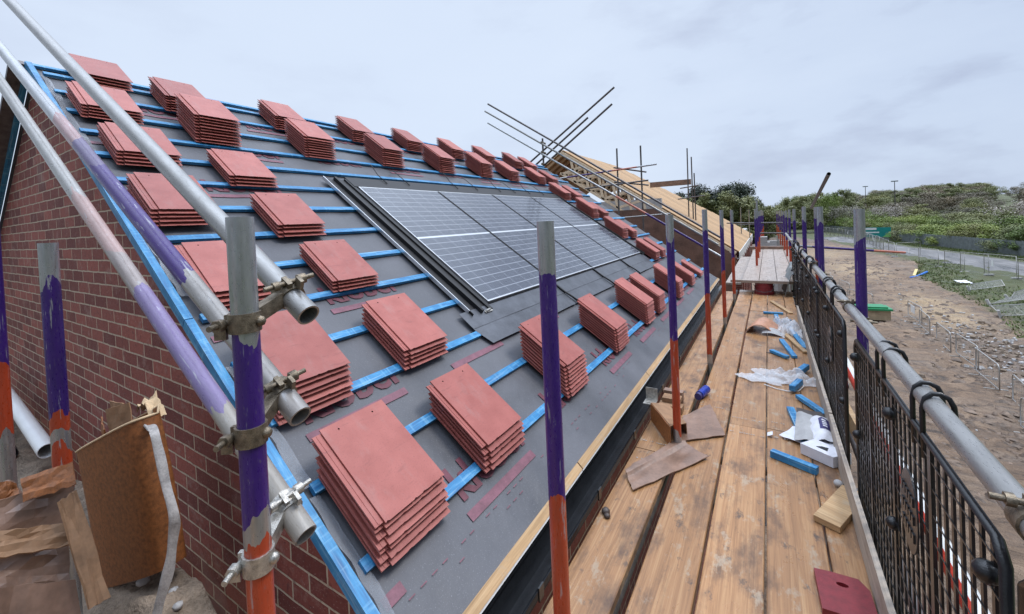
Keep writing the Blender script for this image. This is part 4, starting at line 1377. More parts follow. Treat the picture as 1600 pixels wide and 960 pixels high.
offcut(0.055, 4.95, 128, 0.22, 'small blue offcut crossing a thin dark strip', z=0.008)
offcut(0.235, 5.75, 98, 0.85, 'blue offcut lying along the foot of the guards')
offcut(0.262, 5.50, 97, 0.50, 'blue offcut tight against the foot of the guards', z=0.004)
offcut(0.06, 6.62, 92, 0.42, 'blue offcut left of the crumpled white bag')
offcut(0.14, 6.45, 60, 0.25, 'blue offcut half under the crumpled white bag')
offcut(0.02, 6.95, 5, 0.24, 'blue offcut lying across the boards farthest away')
offcut(0.175, 5.60, 103, 1.0, 'thin pale timber strip among the blue offcuts', mat='timber', wd=0.045, th=0.02, z=0.006)
offcut(0.12, 7.45, 105, 0.9, 'pale timber strip by the raised platform', mat='timber', wd=0.05, th=0.02)
offcut(0.04, 4.99, -12, 0.20, 'thin dark strip under a small blue offcut', mat='darkbrown', wd=0.015, th=0.006)
offcut(0.43, 3.28, 93, 0.62, 'upright pale board end leaning outside the third guard', mat='timber', wd=0.03, th=0.12, z=0.02, pitch=0)
offcut(0.262, 2.50, 66, 0.36, 'broad pale timber block by the second guard', mat='timber', wd=0.105, th=0.03)
# dark red plate with a slot
m = MB()
T = Matrix.Translation((0.205, 1.915, 0.003)) @ Matrix.Rotation(rad(4), 4, 'Z')
outl = [(-0.085, -0.10), (0.08, -0.10), (0.085, 0.055), (0.06, 0.10), (-0.03, 0.10), (-0.082, 0.095)]
bm = bmesh.new()
ov = [bm.verts.new((x, y, 0.026)) for x, y in outl]
es = [bm.edges.new((ov[i], ov[(i + 1) % 6])) for i in range(6)]
hole = [bm.verts.new((0.0 + 0.020 * math.cos(a * math.pi / 6), 0.045 + 0.011 * math.sin(a * math.pi / 6), 0.026)) for a in range(12)]
es += [bm.edges.new((hole[i], hole[(i + 1) % 12])) for i in range(12)]
low = [bm.verts.new((v.co.x, v.co.y, 0.004)) for v in hole]
for i in range(12): bm.faces.new((hole[i], hole[(i + 1) % 12], low[(i + 1) % 12], low[i]))
bm.faces.new(low)
bmesh.ops.triangle_fill(bm, use_beauty=True, edges=es)
bot = [bm.verts.new((x * 1.01, y * 1.01, 0.0)) for x, y in outl]
for i in range(6): bm.faces.new((ov[i], ov[(i + 1) % 6], bot[(i + 1) % 6], bot[i]))
bm.faces.new(list(reversed(bot)))
bmesh.ops.recalc_face_normals(bm, faces=bm.faces)
me = bpy.data.meshes.new('red_plate'); bm.to_mesh(me); bm.free()
me.materials.append(M['redplate'])
o = bpy.data.objects.new('red_plate', me); COL.objects.link(o); o.matrix_basis = T
tag(o, 'dark red flat plate with an oval hole near the bottom edge of the picture', 'plate')
# white packaging carton and torn printed bag
t = thing('torn_carton', 'torn open white carton beside the long blue offcut', 'carton', Matrix.Translation((0.235, 2.98, 0.004)) @ Matrix.Rotation(rad(-28), 4, 'Z'))
T = t.matrix_basis
m = MB()
m.prism([(-0.10, -0.045), (0.075, -0.06), (0.115, 0.06), (-0.075, 0.075)], 0.0, 0.062, T)
m.build('box_body', M['paper'], t)
m = MB(); m.prism([(-0.03, -0.012), (0.03, -0.02), (0.02, 0.02), (-0.01, 0.012)], 0.0622, 0.0645, T)
m.build('box_slot', M['emblem'], t)
m = MB(); m.grid(lambda a, c_: T @ Vector((-0.27 + 0.30 * a, 0.05 + 0.20 * c_, 0.012 + 0.018 * mnoise.noise(Vector((a * 4, c_ * 3, 1))) + 0.015 * a)), 10, 6, 0.0015)
m.build('flap', M['paper'], t)
t = thing('paper_bag', 'crumpled white paper bag with a navy printed label under the guard', 'bag', (0.245, 3.25, 0.01))
m = MB()
def bagf(a, c_):
    x = 0.17 + 0.17 * a; y = 3.08 + 0.33 * c_ + 0.05 * a
    return Vector((x, y, 0.075 * math.sin(math.pi * min(1, max(0, a))) * (0.6 + 0.4 * math.sin(3 * c_)) + 0.02 + 0.018 * mnoise.noise(Vector((a * 4, c_ * 5, 2)))))
m.grid(bagf, 12, 16, 0.002)
m.build('bag_sheet', M['paper'], t)
m = MB(); m.grid(lambda a, c_: bagf(0.42 + 0.36 * a, 0.30 + 0.40 * c_) + Vector((0, 0, 0.003)), 6, 8, 0.001)
lab_ = m.build('bag_label', M['navy'], t)
m = MB()
for j in range(5):
    m.grid(lambda a, c_: bagf(0.52 + 0.14 * a, 0.36 + 0.06 * j + 0.035 * c_) + Vector((0, 0, 0.0048)), 2, 2, 0.0006)
m.build('label_marks', M['paper'], lab_)
m = MB()
m.grid(lambda a, c_: Vector((0.135 + 0.16 * a, 3.42 + 0.24 * c_ - 0.08 * a, 0.012 + 0.014 * mnoise.noise(Vector((a * 3, c_ * 3, 6))) + 0.02 * a)), 8, 8, 0.002)
tag(m.build('brown_sheet', M['darkbrown'], None), 'dark brown torn sheet under a blue offcut by the guard', 'sheet')
m = MB()
m.grid(lambda a, c_: Vector((0.10 + 0.13 * a + 0.03 * c_, 3.10 + 0.42 * c_ - 0.1 * a, 0.03 + 0.03 * math.sin(3.1 * a) + 0.012 * mnoise.noise(Vector((a * 3, c_ * 3, 9))))), 8, 10, 0.002)
tag(m.build('grey_bag', M['block'], None), 'grey torn bag between the blue offcut and the white packaging', 'bag')
# polythene sheets
def poly(label, cx, cy, sx, sy, ang, hgt, seed, n=26):
    m = MB()
    T = Matrix.Translation((cx, cy, 0.004)) @ Matrix.Rotation(rad(ang), 4, 'Z')
    def f(a, c_):
        ex = 1 + 0.35 * mnoise.noise(Vector((c_ * 3, seed, 0)))
        ey = 1 + 0.55 * mnoise.noise(Vector((a * 4, seed, 5)))
        x = (a - 0.5) * sx * ex; y = (c_ - 0.5) * sy * ey
        edge = min(1, 4 * a, 4 * (1 - a), 4 * c_, 4 * (1 - c_))
        z = hgt * edge * (abs(mnoise.noise(Vector((x * 7, y * 11, seed * 3.0)))) ** 0.8 + 0.25 * abs(mnoise.noise(Vector((x * 26, y * 26, seed))))) + 0.006 + 0.004 * mnoise.noise(Vector((x * 40, y * 40, 2)))
        return T @ Vector((x, y, max(0.002, z)))
    m.grid(f, n, n, 0.0)
    return tag(m.build('polythene_sheet', M['poly'], None, None, fix=False), label, 'polythene')
poly('crumpled clear polythene strewn over the boards by two blue offcuts', 0.11, 4.27, 0.56, 0.26, -4, 0.13, 1.3, 44)
poly('thin flat tongue of clear polythene at the left of the litter', -0.10, 4.18, 0.34, 0.16, 170, 0.05, 2.2, 16)
poly('crumpled white bag among the farther offcuts', 0.17, 6.12, 0.28, 0.75, 5, 0.17, 4.1, 40)
m = MB(); m.path([(-0.07, 4.06, 0.006), (0.02, 4.0, 0.005), (0.10, 3.98, 0.006), (0.17, 4.02, 0.006), (0.21, 4.13, 0.012), (0.20, 4.22, 0.02)], 0.004, 6)
tag(m.build('loose_string', M['white'], None), 'thin white cord curling from the polythene', 'string')
m = MB(); m.grid(lambda a, c_: Vector((-0.045 + 0.03 * a, 3.12 + 0.05 * c_, 0.008 + 0.015 * a)), 2, 2, 0.001)
tag(m.build('paper_scrap', M['paper'], None), 'small white paper scrap in the gap between two boards', 'scrap')
# arched terracotta sheet with grey underside
m = MB()
T = Matrix.Translation((-0.075, 5.95, 0.0)) @ Matrix.Rotation(rad(-8), 4, 'Z')
m.grid(lambda a, c_: T @ Vector((-0.18 + 0.40 * a, -0.2 + 0.42 * c_, 0.004 + 0.125 * math.sin(math.pi * min(1, a * 1.25)) ** 0.8 * (1 - 0.35 * a) + 0.004 * mnoise.noise(Vector((a * 4, c_ * 4, 1))))) if a < 0.8 else T @ Vector((-0.18 + 0.40 * a, -0.2 + 0.42 * c_, 0.004 + 0.02 * (a - 0.8))), 18, 8, 0.006)
o = tag(m.build('arched_sheet', M['terracotta'], None), 'arched terracotta sheet lying on the boards', 'sheet')
m = MB()
m.grid(lambda a, c_: T @ Vector((0.00 + 0.20 * a, -0.235 + 0.10 * c_, 0.008 + 0.07 * math.sin(math.pi * (0.15 + 0.8 * a)) * (0.4 + 0.6 * c_))), 12, 6, 0.003)
tag(m.build('grey_wrap', M['block'], None), 'grey crumpled wrap in front of the arched terracotta sheet', 'wrap')
# wet cardboard round the third pole
def sheet(name, label, pts, z0, mat, wob=0.010, nu=18, nv=12, th=0.005, cat='cardboard', lift=None, seed=1, cut=None):
    (ax, ay), (bx_, by), (cx, cy), (dx, dy) = pts
    m = MB()
    def f(a, c_):
        x = (ax * (1 - a) + bx_ * a) * (1 - c_) + (dx * (1 - a) + cx * a) * c_
        y = (ay * (1 - a) + by * a) * (1 - c_) + (dy * (1 - a) + cy * a) * c_
        z = z0 + wob * mnoise.noise(Vector((a * 3.0, c_ * 2.4, seed))) + wob
        e = 0.012 * mnoise.noise(Vector((a * 9, c_ * 9, seed + 4)))
        if lift: z += lift(a, c_)
        return Vector((x + e * (1 if a in (0, 1) else 0.2), y + e * (1 if c_ in (0, 1) else 0.2), z))
    m.grid(f, nu, nv, th)
    return tag(m.build(name, M[mat], None), label, cat)
sheet('cardboard_sheet', 'wet brown cardboard sheet lying nearest, over the gap in front of the pole', [(-0.735, 2.30), (-0.655, 2.17), (-0.345, 2.68), (-0.53, 2.80)], 0.004, 'cardwet', 0.012, seed=3, lift=lambda a, c_: 0.018 * (1 - a) * (a < 0.25))
sheet('cardboard_sheet', 'wet grey brown cardboard sheet lying right behind the pole', [(-0.53, 2.79), (-0.28, 3.00), (-0.42, 3.45), (-0.57, 3.16)], 0.006, 'cardwet', 0.010, seed=8)
t = thing('cardboard_box', 'opened brown cardboard box squashed between the gutter and the pole', 'cardboard box', (-0.68, 2.95, 0.002))
def quad(p, name, mat='card', th=0.005):
    m = MB()
    A_, B_, C_, D_ = [Vector(q) for q in p]
    m.grid(lambda a, c_: (A_ * (1 - a) + B_ * a) * (1 - c_) + (D_ * (1 - a) + C_ * a) * c_ + Vector((0, 0, 0.004 * mnoise.noise(Vector((a * 4, c_ * 4, p[0][0] * 9))))), 8, 6, th)
    return m.build(name, M[mat], t)
quad([(-0.745, 2.98, 0.145), (-0.56, 2.70, 0.14), (-0.56, 2.70, 0.004), (-0.745, 2.98, 0.02)], 'box_side', 'cardroll')
quad([(-0.745, 2.98, 0.15), (-0.56, 2.705, 0.145), (-0.50, 2.90, 0.09), (-0.66, 3.12, 0.10)], 'box_flap')
quad([(-0.66, 3.12, 0.10), (-0.50, 2.90, 0.09), (-0.50, 2.92, 0.0), (-0.66, 3.14, 0.0)], 'box_side')
t = thing('timber_packer', 'small brown timber blocks stacked by the wall behind the cardboard box', 'timber', (-0.68, 3.35, 0.0))
MB().box((-0.745, 3.20, 0.002), (-0.58, 3.28, 0.05)).build('block', M['card'], t)
MB().box((-0.74, 3.36, 0.002), (-0.60, 3.42, 0.10)).build('block', M['cardwet'], t)
MB().box((-0.73, 3.25, 0.053), (-0.60, 3.34, 0.085)).build('block', M['card'], t)
# blue can lying in the gap
t = thing('blue_can', 'shiny blue can lying in the gap between two boards', 'can', (-0.49, 3.62, 0.03))
MB().tube((-0.505, 3.54, 0.032), (-0.470, 3.68, 0.036), 0.032, n=20).build('can_body', M['bluefoil'], t)
MB().tube((-0.5135, 3.506, 0.031), (-0.506, 3.536, 0.032), 0.027, n=16).build('can_lid', M['navy'], t)
# mortar knobs on the inner board
m = MB(); m.ball((-0.73, 1.95, 0.012), 0.022, 10, None, 0.8); m.ball((-0.715, 1.925, 0.01), 0.017, 8, None, 0.7)
tag(m.build('mortar_lump', M['darkbrown'], None), 'dark mortar lump on the inner board under the gutter', 'mortar')
m = MB(); m.ball((0.275, 2.71, 0.02), 0.022, 10, None, 0.8)
tag(m.build('mortar_lump', M['block'], None), 'grey stone lump at the end of the broad timber block', 'mortar')

# ------------------------------------------------------------------ rubbish on the gable lift
GP = -2.30
# rolled brown board held by a white strap
t = thing('brown_board_roll', 'tall bent brown board standing against the gable, stuffed with scraps', 'board roll', (-2.15, 0.55, 0.0))
RB, RW, RH = Vector((-2.30, 0.475, 0.09)), Vector((0.42, 0.06, 0.19)), Vector((-0.075, -0.03, 0.54))
def rollf(a, c_):
    # plan: a flattened U open to the wall; a runs round it, c_ up it
    pl = [(0.03, 0.12), (-0.01, 0.07), (0.02, 0.015), (0.25, 0.0), (0.5, 0.0), (0.78, 0.004), (0.95, 0.02), (1.0, 0.06), (0.96, 0.105), (0.75, 0.115), (0.45, 0.11), (0.2, 0.11)]
    f = a * (len(pl) - 1); i = min(int(f), len(pl) - 2); s = f - i
    def P(j): return Vector(pl[max(0, min(len(pl) - 1, j))])
    p0, p1, p2, p3 = P(i - 1), P(i), P(i + 1), P(i + 2)
    q = 0.5 * ((2 * p1) + (p2 - p0) * s + (2 * p0 - 5 * p1 + 4 * p2 - p3) * s * s + (3 * p1 - p0 - 3 * p2 + p3) * s ** 3)
    hgt = c_ * (1 + 0.05 * (a > 0.72)) 
    return RB + RW * q.x * (1 + 0.03 * math.sin(c_ * 3.1)) + Vector((0, q.y, 0)) + RH * hgt
m = MB(); m.grid(rollf, 40, 10, 0.006)
m.build('board_face', M['cardroll'], t)
m = MB()
m.path([rollf(i / 40, 1.0) + Vector((0, 0, 0.001)) for i in range(0, 41)], 0.0045, 6)
m.build('board_edge', M['cardedge'], t)
for i, (s_, dd, lift_, ang, L) in enumerate(((0.22, 0.05, 0.86, 8, 0.16), (0.42, 0.07, 0.86, -4, 0.20), (0.60, 0.05, 0.84, -16, 0.18))):
    o_ = RB + RW * s_ + Vector((0, dd, 0)) + RH * lift_
    Tm = Matrix.Translation(o_) @ Matrix.Rotation(rad(ang), 4, 'Y') @ Matrix.Rotation(rad(15 * i - 10), 4, 'Z')
    m = MB(); m.grid(lambda a_, c_: Tm @ Vector((-0.06 + 0.12 * a_, 0.008 * mnoise.noise(Vector((a_ * 3, c_ * 3, i))), L * c_)), 6, 6, 0.004, None, False)
    m.build('scrap', M['card'] if i else M['cardroll'], t)
m = MB()
sp_ = [(-2.19, 0.60, 0.74), (-2.02, 0.58, 0.775), (-1.866, 0.555, 0.80), (-1.80, 0.548, 0.735), (-1.755, 0.545, 0.655), (-1.70, 0.545, 0.56), (-1.70, 0.54, 0.485), (-1.70, 0.525, 0.40), (-1.71, 0.50, 0.30), (-1.72, 0.47, 0.18), (-1.75, 0.44, 0.05), (-1.78, 0.40, 0.008), (-1.85, 0.33, 0.006)]
def catm(pts, n):
    o = []
    P = [Vector(p) for p in pts]
    for i in range(len(P) - 1):
        p0, p1, p2, p3 = P[max(0, i - 1)], P[i], P[i + 1], P[min(len(P) - 1, i + 2)]
        for j in range(n):
            s = j / n
            o.append(0.5 * ((2 * p1) + (p2 - p0) * s + (2 * p0 - 5 * p1 + 4 * p2 - p3) * s * s + (3 * p1 - p0 - 3 * p2 + p3) * s ** 3))
    return o + [P[-1]]
cp_ = catm(sp_, 6)
m.grid(lambda a, c_: cp_[int(round(a * (len(cp_) - 1)))] + Vector((-0.7, -0.7, 0.1)).normalized() * 0.0 + (Vector((0.75, 0.55, 0.1)) * ((c_ - 0.5) * (0.034 + 0.03 * mnoise.noise(Vector((a * 7, 0, 1)))))) + Vector((0, -0.014 * math.sin(c_ * math.pi), 0.008 * mnoise.noise(Vector((a * 14, c_ * 3, 2))))), len(cp_) - 1, 6, 0.003)
o = m.build('strap', M['strap'], None)
tag(o, 'white woven strap hanging down beside the bent brown board', 'strap')
m = MB()
m.grid(lambda a, c_: Vector((-2.15 + 0.14 * a, 0.59 + 0.05 * c_, 0.785 + 0.05 * mnoise.noise(Vector((a * 5, c_ * 3, 3))) + 0.05 * a * (1 - a) * 4)), 10, 5, 0.003)
tag(m.build('torn_wrap', M['cardedge'], None), 'torn pale wrapping caught on top of the white strap', 'wrap')
# cardboard heap in front of the purple pole
def cs(label, pts, mat, seed, wob=0.02, nu=7, nv=5, th=0.006):
    wob *= 0.6
    A_, B_, C_, D_ = [Vector(q) for q in pts]
    n_ = (B_ - A_).cross(D_ - A_).normalized()
    m = MB()
    def f(a, c_):
        p = (A_ * (1 - a) + B_ * a) * (1 - c_) + (D_ * (1 - a) + C_ * a) * c_
        fold = 0.5 * wob * abs(((a * 2.3 + c_ * 1.1 + seed) % 1) - 0.5)
        return p + n_ * (wob * mnoise.noise(Vector((a * 3 + seed, c_ * 3, seed))) + fold) + Vector((0, 0, 0.006 * mnoise.noise(Vector((a * 8, c_ * 8, seed)))))
    m.grid(f, nu, nv, th, None, False)
    return tag(m.build('cardboard_sheet', M[mat], None), label, 'cardboard')
cs('orange brown cardboard flap folded over the top of the heap', [(-1.76, 0.234, 0.827), (-1.74, 0.33, 0.832), (-1.7, 0.326, 0.78), (-1.72, 0.231, 0.781)], 'cardroll', 1, 0.015)
cs('dark brown back panel of the cardboard heap under the folded flap', [(-1.78, 0.156, 0.797), (-1.76, 0.334, 0.767), (-1.72, 0.314, 0.641), (-1.74, 0.148, 0.715)], 'cardwet', 2, 0.02)
cs('light brown creased flap across the middle of the cardboard heap', [(-1.7, 0.146, 0.755), (-1.68, 0.294, 0.695), (-1.64, 0.295, 0.648), (-1.66, 0.14, 0.704)], 'card', 3, 0.03)
cs('greyish creased cardboard panel below the middle flap of the heap', [(-1.7, 0.144, 0.698), (-1.68, 0.301, 0.629), (-1.63, 0.286, 0.53), (-1.64, 0.135, 0.638)], 'cardwet', 4, 0.03)
cs('wide purplish cardboard panel at the bottom left corner of the picture', [(-1.64, 0.117, 0.66), (-1.62, 0.297, 0.56), (-1.42, 0.30, 0.004), (-1.42, 0.08, 0.004)], 'cardwet', 5, 0.03)
cs('narrow folded cardboard strip leaning between the heap and the bent board', [(-1.66, 0.281, 0.768), (-1.68, 0.322, 0.773), (-1.56, 0.346, 0.495), (-1.54, 0.302, 0.509)], 'card', 6, 0.015)
cs('torn orange scrap of cardboard at the left edge above the heap', [(-1.84, 0.185, 0.827), (-1.84, 0.236, 0.793), (-1.82, 0.237, 0.762), (-1.82, 0.18, 0.752)], 'cardroll', 7, 0.02)
t = thing('carton', 'battered brown carton at the core of the cardboard heap', 'cardboard box', (-1.98, 0.03, 0.0))
m = MB(); m.box((-2.16, -0.22, 0.002), (-1.80, 0.27, 0.70))
bevel(m.build('box_body', M['cardwet'], t), 0.01)
m = MB(); m.grid(lambda a, c_: Vector((-2.16 + 0.36 * a, -0.22 - 0.14 * c_, 0.702 + 0.06 * c_)), 4, 4, 0.005)
m.build('flap', M['card'], t)
# rubble, mud and a loose pipe on the gable lift
m = MB()
def rub(a, c_):
    x = -6.0 + 3.0 * a; y = -0.1 + 0.80 * c_
    e = min(1, 6 * (1 - a))
    return Vector((x, y, 0.004 + e * (0.035 + 0.045 * mnoise.noise(Vector((x * 3, y * 5, 1))) + 0.03 * mnoise.noise(Vector((x * 11, y * 13, 2))))))
m.grid(rub, 90, 30, 0.0)
tag(m.build('mud_and_rubble', M['rubble'], None), kind='stuff', label='mud and mortar rubble covering the gable lift')
m = MB()
def rub2(a, c_):
    x = -2.55 + 1.0 * a; y = 0.36 + 0.325 * c_
    e = min(1, 3 * a, 4 * (1 - a)) * min(1, 2.2 * c_, 9 * (1 - c_))
    return Vector((x, y, 0.001 + e * (0.08 + 0.17 * a + 0.03 * mnoise.noise(Vector((x * 8, y * 9, 5))) + 0.025 * mnoise.noise(Vector((x * 25, y * 25, 2))))))
m.grid(rub2, 40, 24, 0.0)
tag(m.build('mortar_heap', M['rubble'], None), 'grey mortar droppings heaped beside the brown board roll', 'mortar')
for i in range(4):
    m = MB()
    x, y = -2.0 + R.uniform(-.1, .18), 0.56 + R.uniform(-.04, .08)
    m.ball((x + 0.05, y, 0.20), R.uniform(0.015, 0.03), 7, None, 0.6)
    tag(m.build('mortar_lump', M['block'], None), 'small broken mortar lump by the wall at the foot of the gable', 'mortar', 'mortar lumps by the gable')
sheet('cardboard_sheet', 'flat brown cardboard under the white strap at the foot of the board roll', [(-2.35, 0.30), (-1.80, 0.34), (-1.86, 0.60), (-2.25, 0.58)], 0.012, 'card', 0.012, seed=13)
o = pole('loose_pipe', (-6.3, 0.70, 0.29), (-3.74, 0.605, 0.22), M['fascia'], 'pale grey plastic pipe with a dark open end by the gable bricks', None, 'pipe', r=0.042, n=20)
tag(pole('loose_pipe', (-6.0, 0.60, 0.10), (-4.3, 0.52, 0.09), M['rubber'], 'dark pipe lying under the pale pipe by the gable', None, 'pipe', r=0.05, n=14))

# ------------------------------------------------------------------ far gable rails of the tiled house
FG = 'sloping guard rails at the far gable'
for p0, p1, mt, lb in (((-0.86, 9.62, 0.97), (-6.55, 9.62, 4.80), 'zincdark', 'upper far rail of the three that slope down to the right'),
                       ((-0.91, 9.62, 0.82), (-6.66, 9.62, 4.62), 'zinc', 'middle far rail of the three that slope down to the right'),
                       ((-0.83, 9.62, 0.55), (-6.58, 9.62, 4.28), 'railr', 'lowest far rail, faded red, sloping down to the right')):
    pole('gable_guard_rail', p0, p1, M[mt], lb, FG, 'guard rail', n=10)
for p0, p1, lb in (((-3.02, 9.78, 4.57), (-5.45, 9.78, 3.02), 'topmost of the three dark rails that rise to the right above the ridge'),
                   ((-3.69, 9.74, 3.96), (-5.45, 9.74, 2.80), 'shortest of the three dark rails that rise to the right above the ridge'),
                   ((-3.07, 9.72, 4.17), (-5.25, 9.72, 2.72), 'lowest of the three dark rails that rise to the right above the ridge')):
    pole('gable_guard_rail', p0, p1, M['zincdark'], lb, FG, 'guard rail', n=10)
o = pole('scaffold_pole', (-4.93, 9.68, GZ0), (-4.93, 9.68, 3.62), M['zincdark'], 'dark upright at the far ridge where the sloping rails cross', None, n=10)
m = MB()
for z in (3.5, 3.25, 2.95):
    m.tube((-4.93, 9.60, z), (-4.93, 9.80, z), 0.034, n=8)
m.build('coupler', M['coupler'], o)

# scaffold between the two houses
XG = 'tubes of the scaffold between the houses'
def tb(p0, p1, lb, mt='zincdark', cat='scaffold tube', name='scaffold_tube'):
    return pole(name, p0, p1, M[mt], lb, XG, cat, n=10)
tb((-3.90, 12.5, GZ0), (-3.86, 12.5, 3.58), 'left one of the two tall dark uprights before the sheathed roof')
tb((-3.16, 12.5, GZ0), (-3.15, 12.5, 3.57), 'right one of the two tall dark uprights before the sheathed roof')
tb((-5.9, 12.45, 2.84), (-2.70, 12.45, 2.97), 'upper cross tube of the scaffold before the sheathed roof', 'railr')
tb((-4.9, 12.45, 2.44), (-2.95, 12.45, 2.53), 'lower cross tube of the scaffold before the sheathed roof')
tb((-4.0, 12.55, 3.02), (-3.1, 12.9, 2.82), 'short brace near the top of the two tall dark uprights')
tb((-4.0, 12.55, 2.58), (-3.05, 12.9, 2.42), 'short brace lower down between the two tall dark uprights')
tb((-4.6, 11.6, 1.42), (-2.2, 11.6, 1.52), 'cross tube low before the brown wrapped gable', 'zinc')
tb((-2.78, 18, GZ0), (-2.70, 18, 4.14), 'tallest of three thin uprights before the dark trees')
tb((-2.58, 18.1, GZ0), (-2.57, 18.1, 3.79), 'middle one of three thin uprights before the dark trees')
tb((-2.48, 18.2, GZ0), (-2.50, 18.2, 3.14), 'shortest of three thin uprights before the dark trees')
tb((-3.1, 17.9, 2.12), (-2.1, 17.9, 2.20), 'short cross tube on the thin uprights before the dark trees')
tb((-3.0, 17.9, 2.55), (-2.3, 17.9, 2.62), 'upper short cross tube on the thin uprights before the dark trees')
tb((-1.62, 24, GZ0), (-1.62, 24, 1.65), 'left one of three pale uprights beyond the sheathed roof', 'zinc')
tb((-1.20, 24.3, GZ0), (-1.20, 24.3, 1.72), 'middle one of three pale uprights beyond the sheathed roof', 'zinc')
tb((-0.84, 24.6, GZ0), (-0.84, 24.6, 1.60), 'right one of three pale uprights beyond the sheathed roof', 'zinc')
tb((-1.3, 17, 1.10), (0.85, 17, 1.04), 'upper tube across the raised platform between the pole rows')
tb((-0.4, 16.4, 0.74), (0.75, 16.4, 0.72), 'lower tube across the raised platform between the pole rows')
tb((0.70, 9.7, 1.50), (0.70, 6.94, 1.93), 'single tube leaning up to the right among the outer poles', 'zincdark')
m = MB(); m.box((-4.2, 18.0, 2.68), (-2.6, 18.04, 2.90)); tag(m.build('scaffold_plank', M['cardwet'], None), 'brown plank on edge fixed behind the sheathed roof', 'plank')
tb((0.46, 9.6, 0.78), (2.35, 11.4, 0.50), 'reddish tube sticking out to the right of the outer poles', 'railr')

# raised far platform
for i in range(4):
    xa = -0.44 + i * 0.272
    m = 'boardpale'
    o = board(xa, xa + 0.262, 8.55, 15.6, 0.25 + (0.004 if i % 2 else 0), m, 'pale wet board of the raised far platform, %s from the roof side' % ORD[i], 'boards of the raised far platform')
m = MB(); m.box((-0.62, 8.50, 0.205), (0.60, 8.548, 0.25)); tag(m.build('platform_edge', M['boardpale'], None), 'pale end plank carrying the raised far platform', 'plank')
m = MB(); m.box((-0.55, 15.62, 0.24), (0.75, 15.85, 0.34)); tag(m.build('platform_edge', M['cardwet'], None), 'brown timber across the far end of the raised platform', 'plank')
board(-0.80, -0.52, 9.7, 15.5, 0.02, 'boardpale', 'pale wet board beside the second house front wall', None)
board(-0.50, 0.62, 8.76, 8.98, 0.0, 'boardpale', 'pale board laid crosswise under the raised platform', None)
# upturned ribbed bucket carrying the platform edge
t = thing('bucket', 'dark red ribbed bucket under the near edge of the raised platform', 'bucket', (-0.10, 8.62, 0.0))
m = MB()
m.tube((-0.10, 8.64, 0.0), (-0.10, 8.64, 0.205), 0.155, 0.135, n=24)
for z in (0.03, 0.08, 0.13, 0.18):
    m.tube((-0.10, 8.64, z), (-0.10, 8.64, z + 0.012), 0.162 - z * 0.1, n=24)
m.build('bucket_body', M['redplate'], t)
m = MB(); m.path([(-0.26, 8.64, 0.17), (-0.22, 8.50, 0.07), (-0.10, 8.46, 0.05), (0.02, 8.50, 0.07), (0.06, 8.64, 0.17)], 0.005, 6)
m.build('handle', M['zincdark'], t)
m = MB()
m.grid(lambda a, c_: Vector((0.20 + 0.16 * c_ + 0.02 * math.sin(a * 9), 8.35 + 1.6 * a, 0.02 + 0.42 * math.sin(c_ * 1.5) + 0.03 * mnoise.noise(Vector((a * 5, c_ * 4, 1))))), 20, 8, 0.004)
tag(m.build('grey_sheet', M['palisade'], None), 'bent grey sheet leaning on the guards beside the bucket', 'sheet')
m = MB(); m.box((-0.30, 16.5, 0.02), (0.02, 16.95, 0.42)); m.box((-0.30, 16.5, 0.424), (-0.05, 16.95, 0.60))
tag(m.build('concrete_blocks', M['block'], None), 'pale concrete blocks stacked at the end of the raised platform', 'blocks')

# ------------------------------------------------------------------ the second house, roof being sheathed
h2 = thing('second_house', 'second house with open trusses and pale timber sheathing on its roof', 'house', (-4.5, 22.0, GZ0))
EX, EZ, RX2, RZ2 = -0.92, 0.16, -7.25, 4.40
Ya, Yb = 16.0, 29.0
sl = Vector((RX2 - EX, 0, RZ2 - EZ)); SLn = sl.length; sl.normalize()
nn2 = Vector((-sl.z, 0, sl.x)) * (1 if sl.x > 0 else -1)
nn2 = Vector((sl.z, 0, -sl.x))
def r2(y, u, h): return Vector((EX, y, EZ)) + sl * u + nn2 * h
y = Ya; i = 0
while y < Yb - 0.05:
    wdt = 0.60
    yb = min(y + wdt, Yb)
    top = SLn * (1.0 - 0.0 * i) - R.uniform(0, 0.05) - max(0, (y - 23.0)) * 0.9
    if top > 0.6:
        m = MB()
        p = [r2(y + 0.004, -0.06, 0.0), r2(yb - 0.004, -0.06, 0.0), r2(yb - 0.004, top, 0.0), r2(y + 0.004, top, 0.0)]
        q = [a + nn2 * 0.02 for a in p]
        m.add(p + q, [(3, 2, 1, 0), (4, 5, 6, 7), (0, 1, 5, 4), (1, 2, 6, 5), (2, 3, 7, 6), (3, 0, 4, 7)])
        T = frame(p[0], Vector((0, 1, 0)), sl, nn2)
        m.build('sheathing_strip', M['ply'], h2, T)
    y += wdt; i += 1
# rear slope sheathing, so the roof is whole from the side
m = MB()
def r2b(y, u, h):
    p = r2(y, u, h); return Vector((2 * RX2 - p.x, p.y, p.z))
p = [r2b(Ya, 0, 0), r2b(24, 0, 0), r2b(24, SLn - 0.02, 0), r2b(Ya, SLn - 0.02, 0)]
q = [a + Vector((-nn2.x, 0, nn2.z)) * 0.02 for a in p]
m.add(p + q, [(0, 1, 2, 3), (7, 6, 5, 4), (0, 4, 5, 1), (1, 5, 6, 2), (2, 6, 7, 3), (3, 7, 4, 0)])
m.build('rear_sheathing', M['ply'], h2)
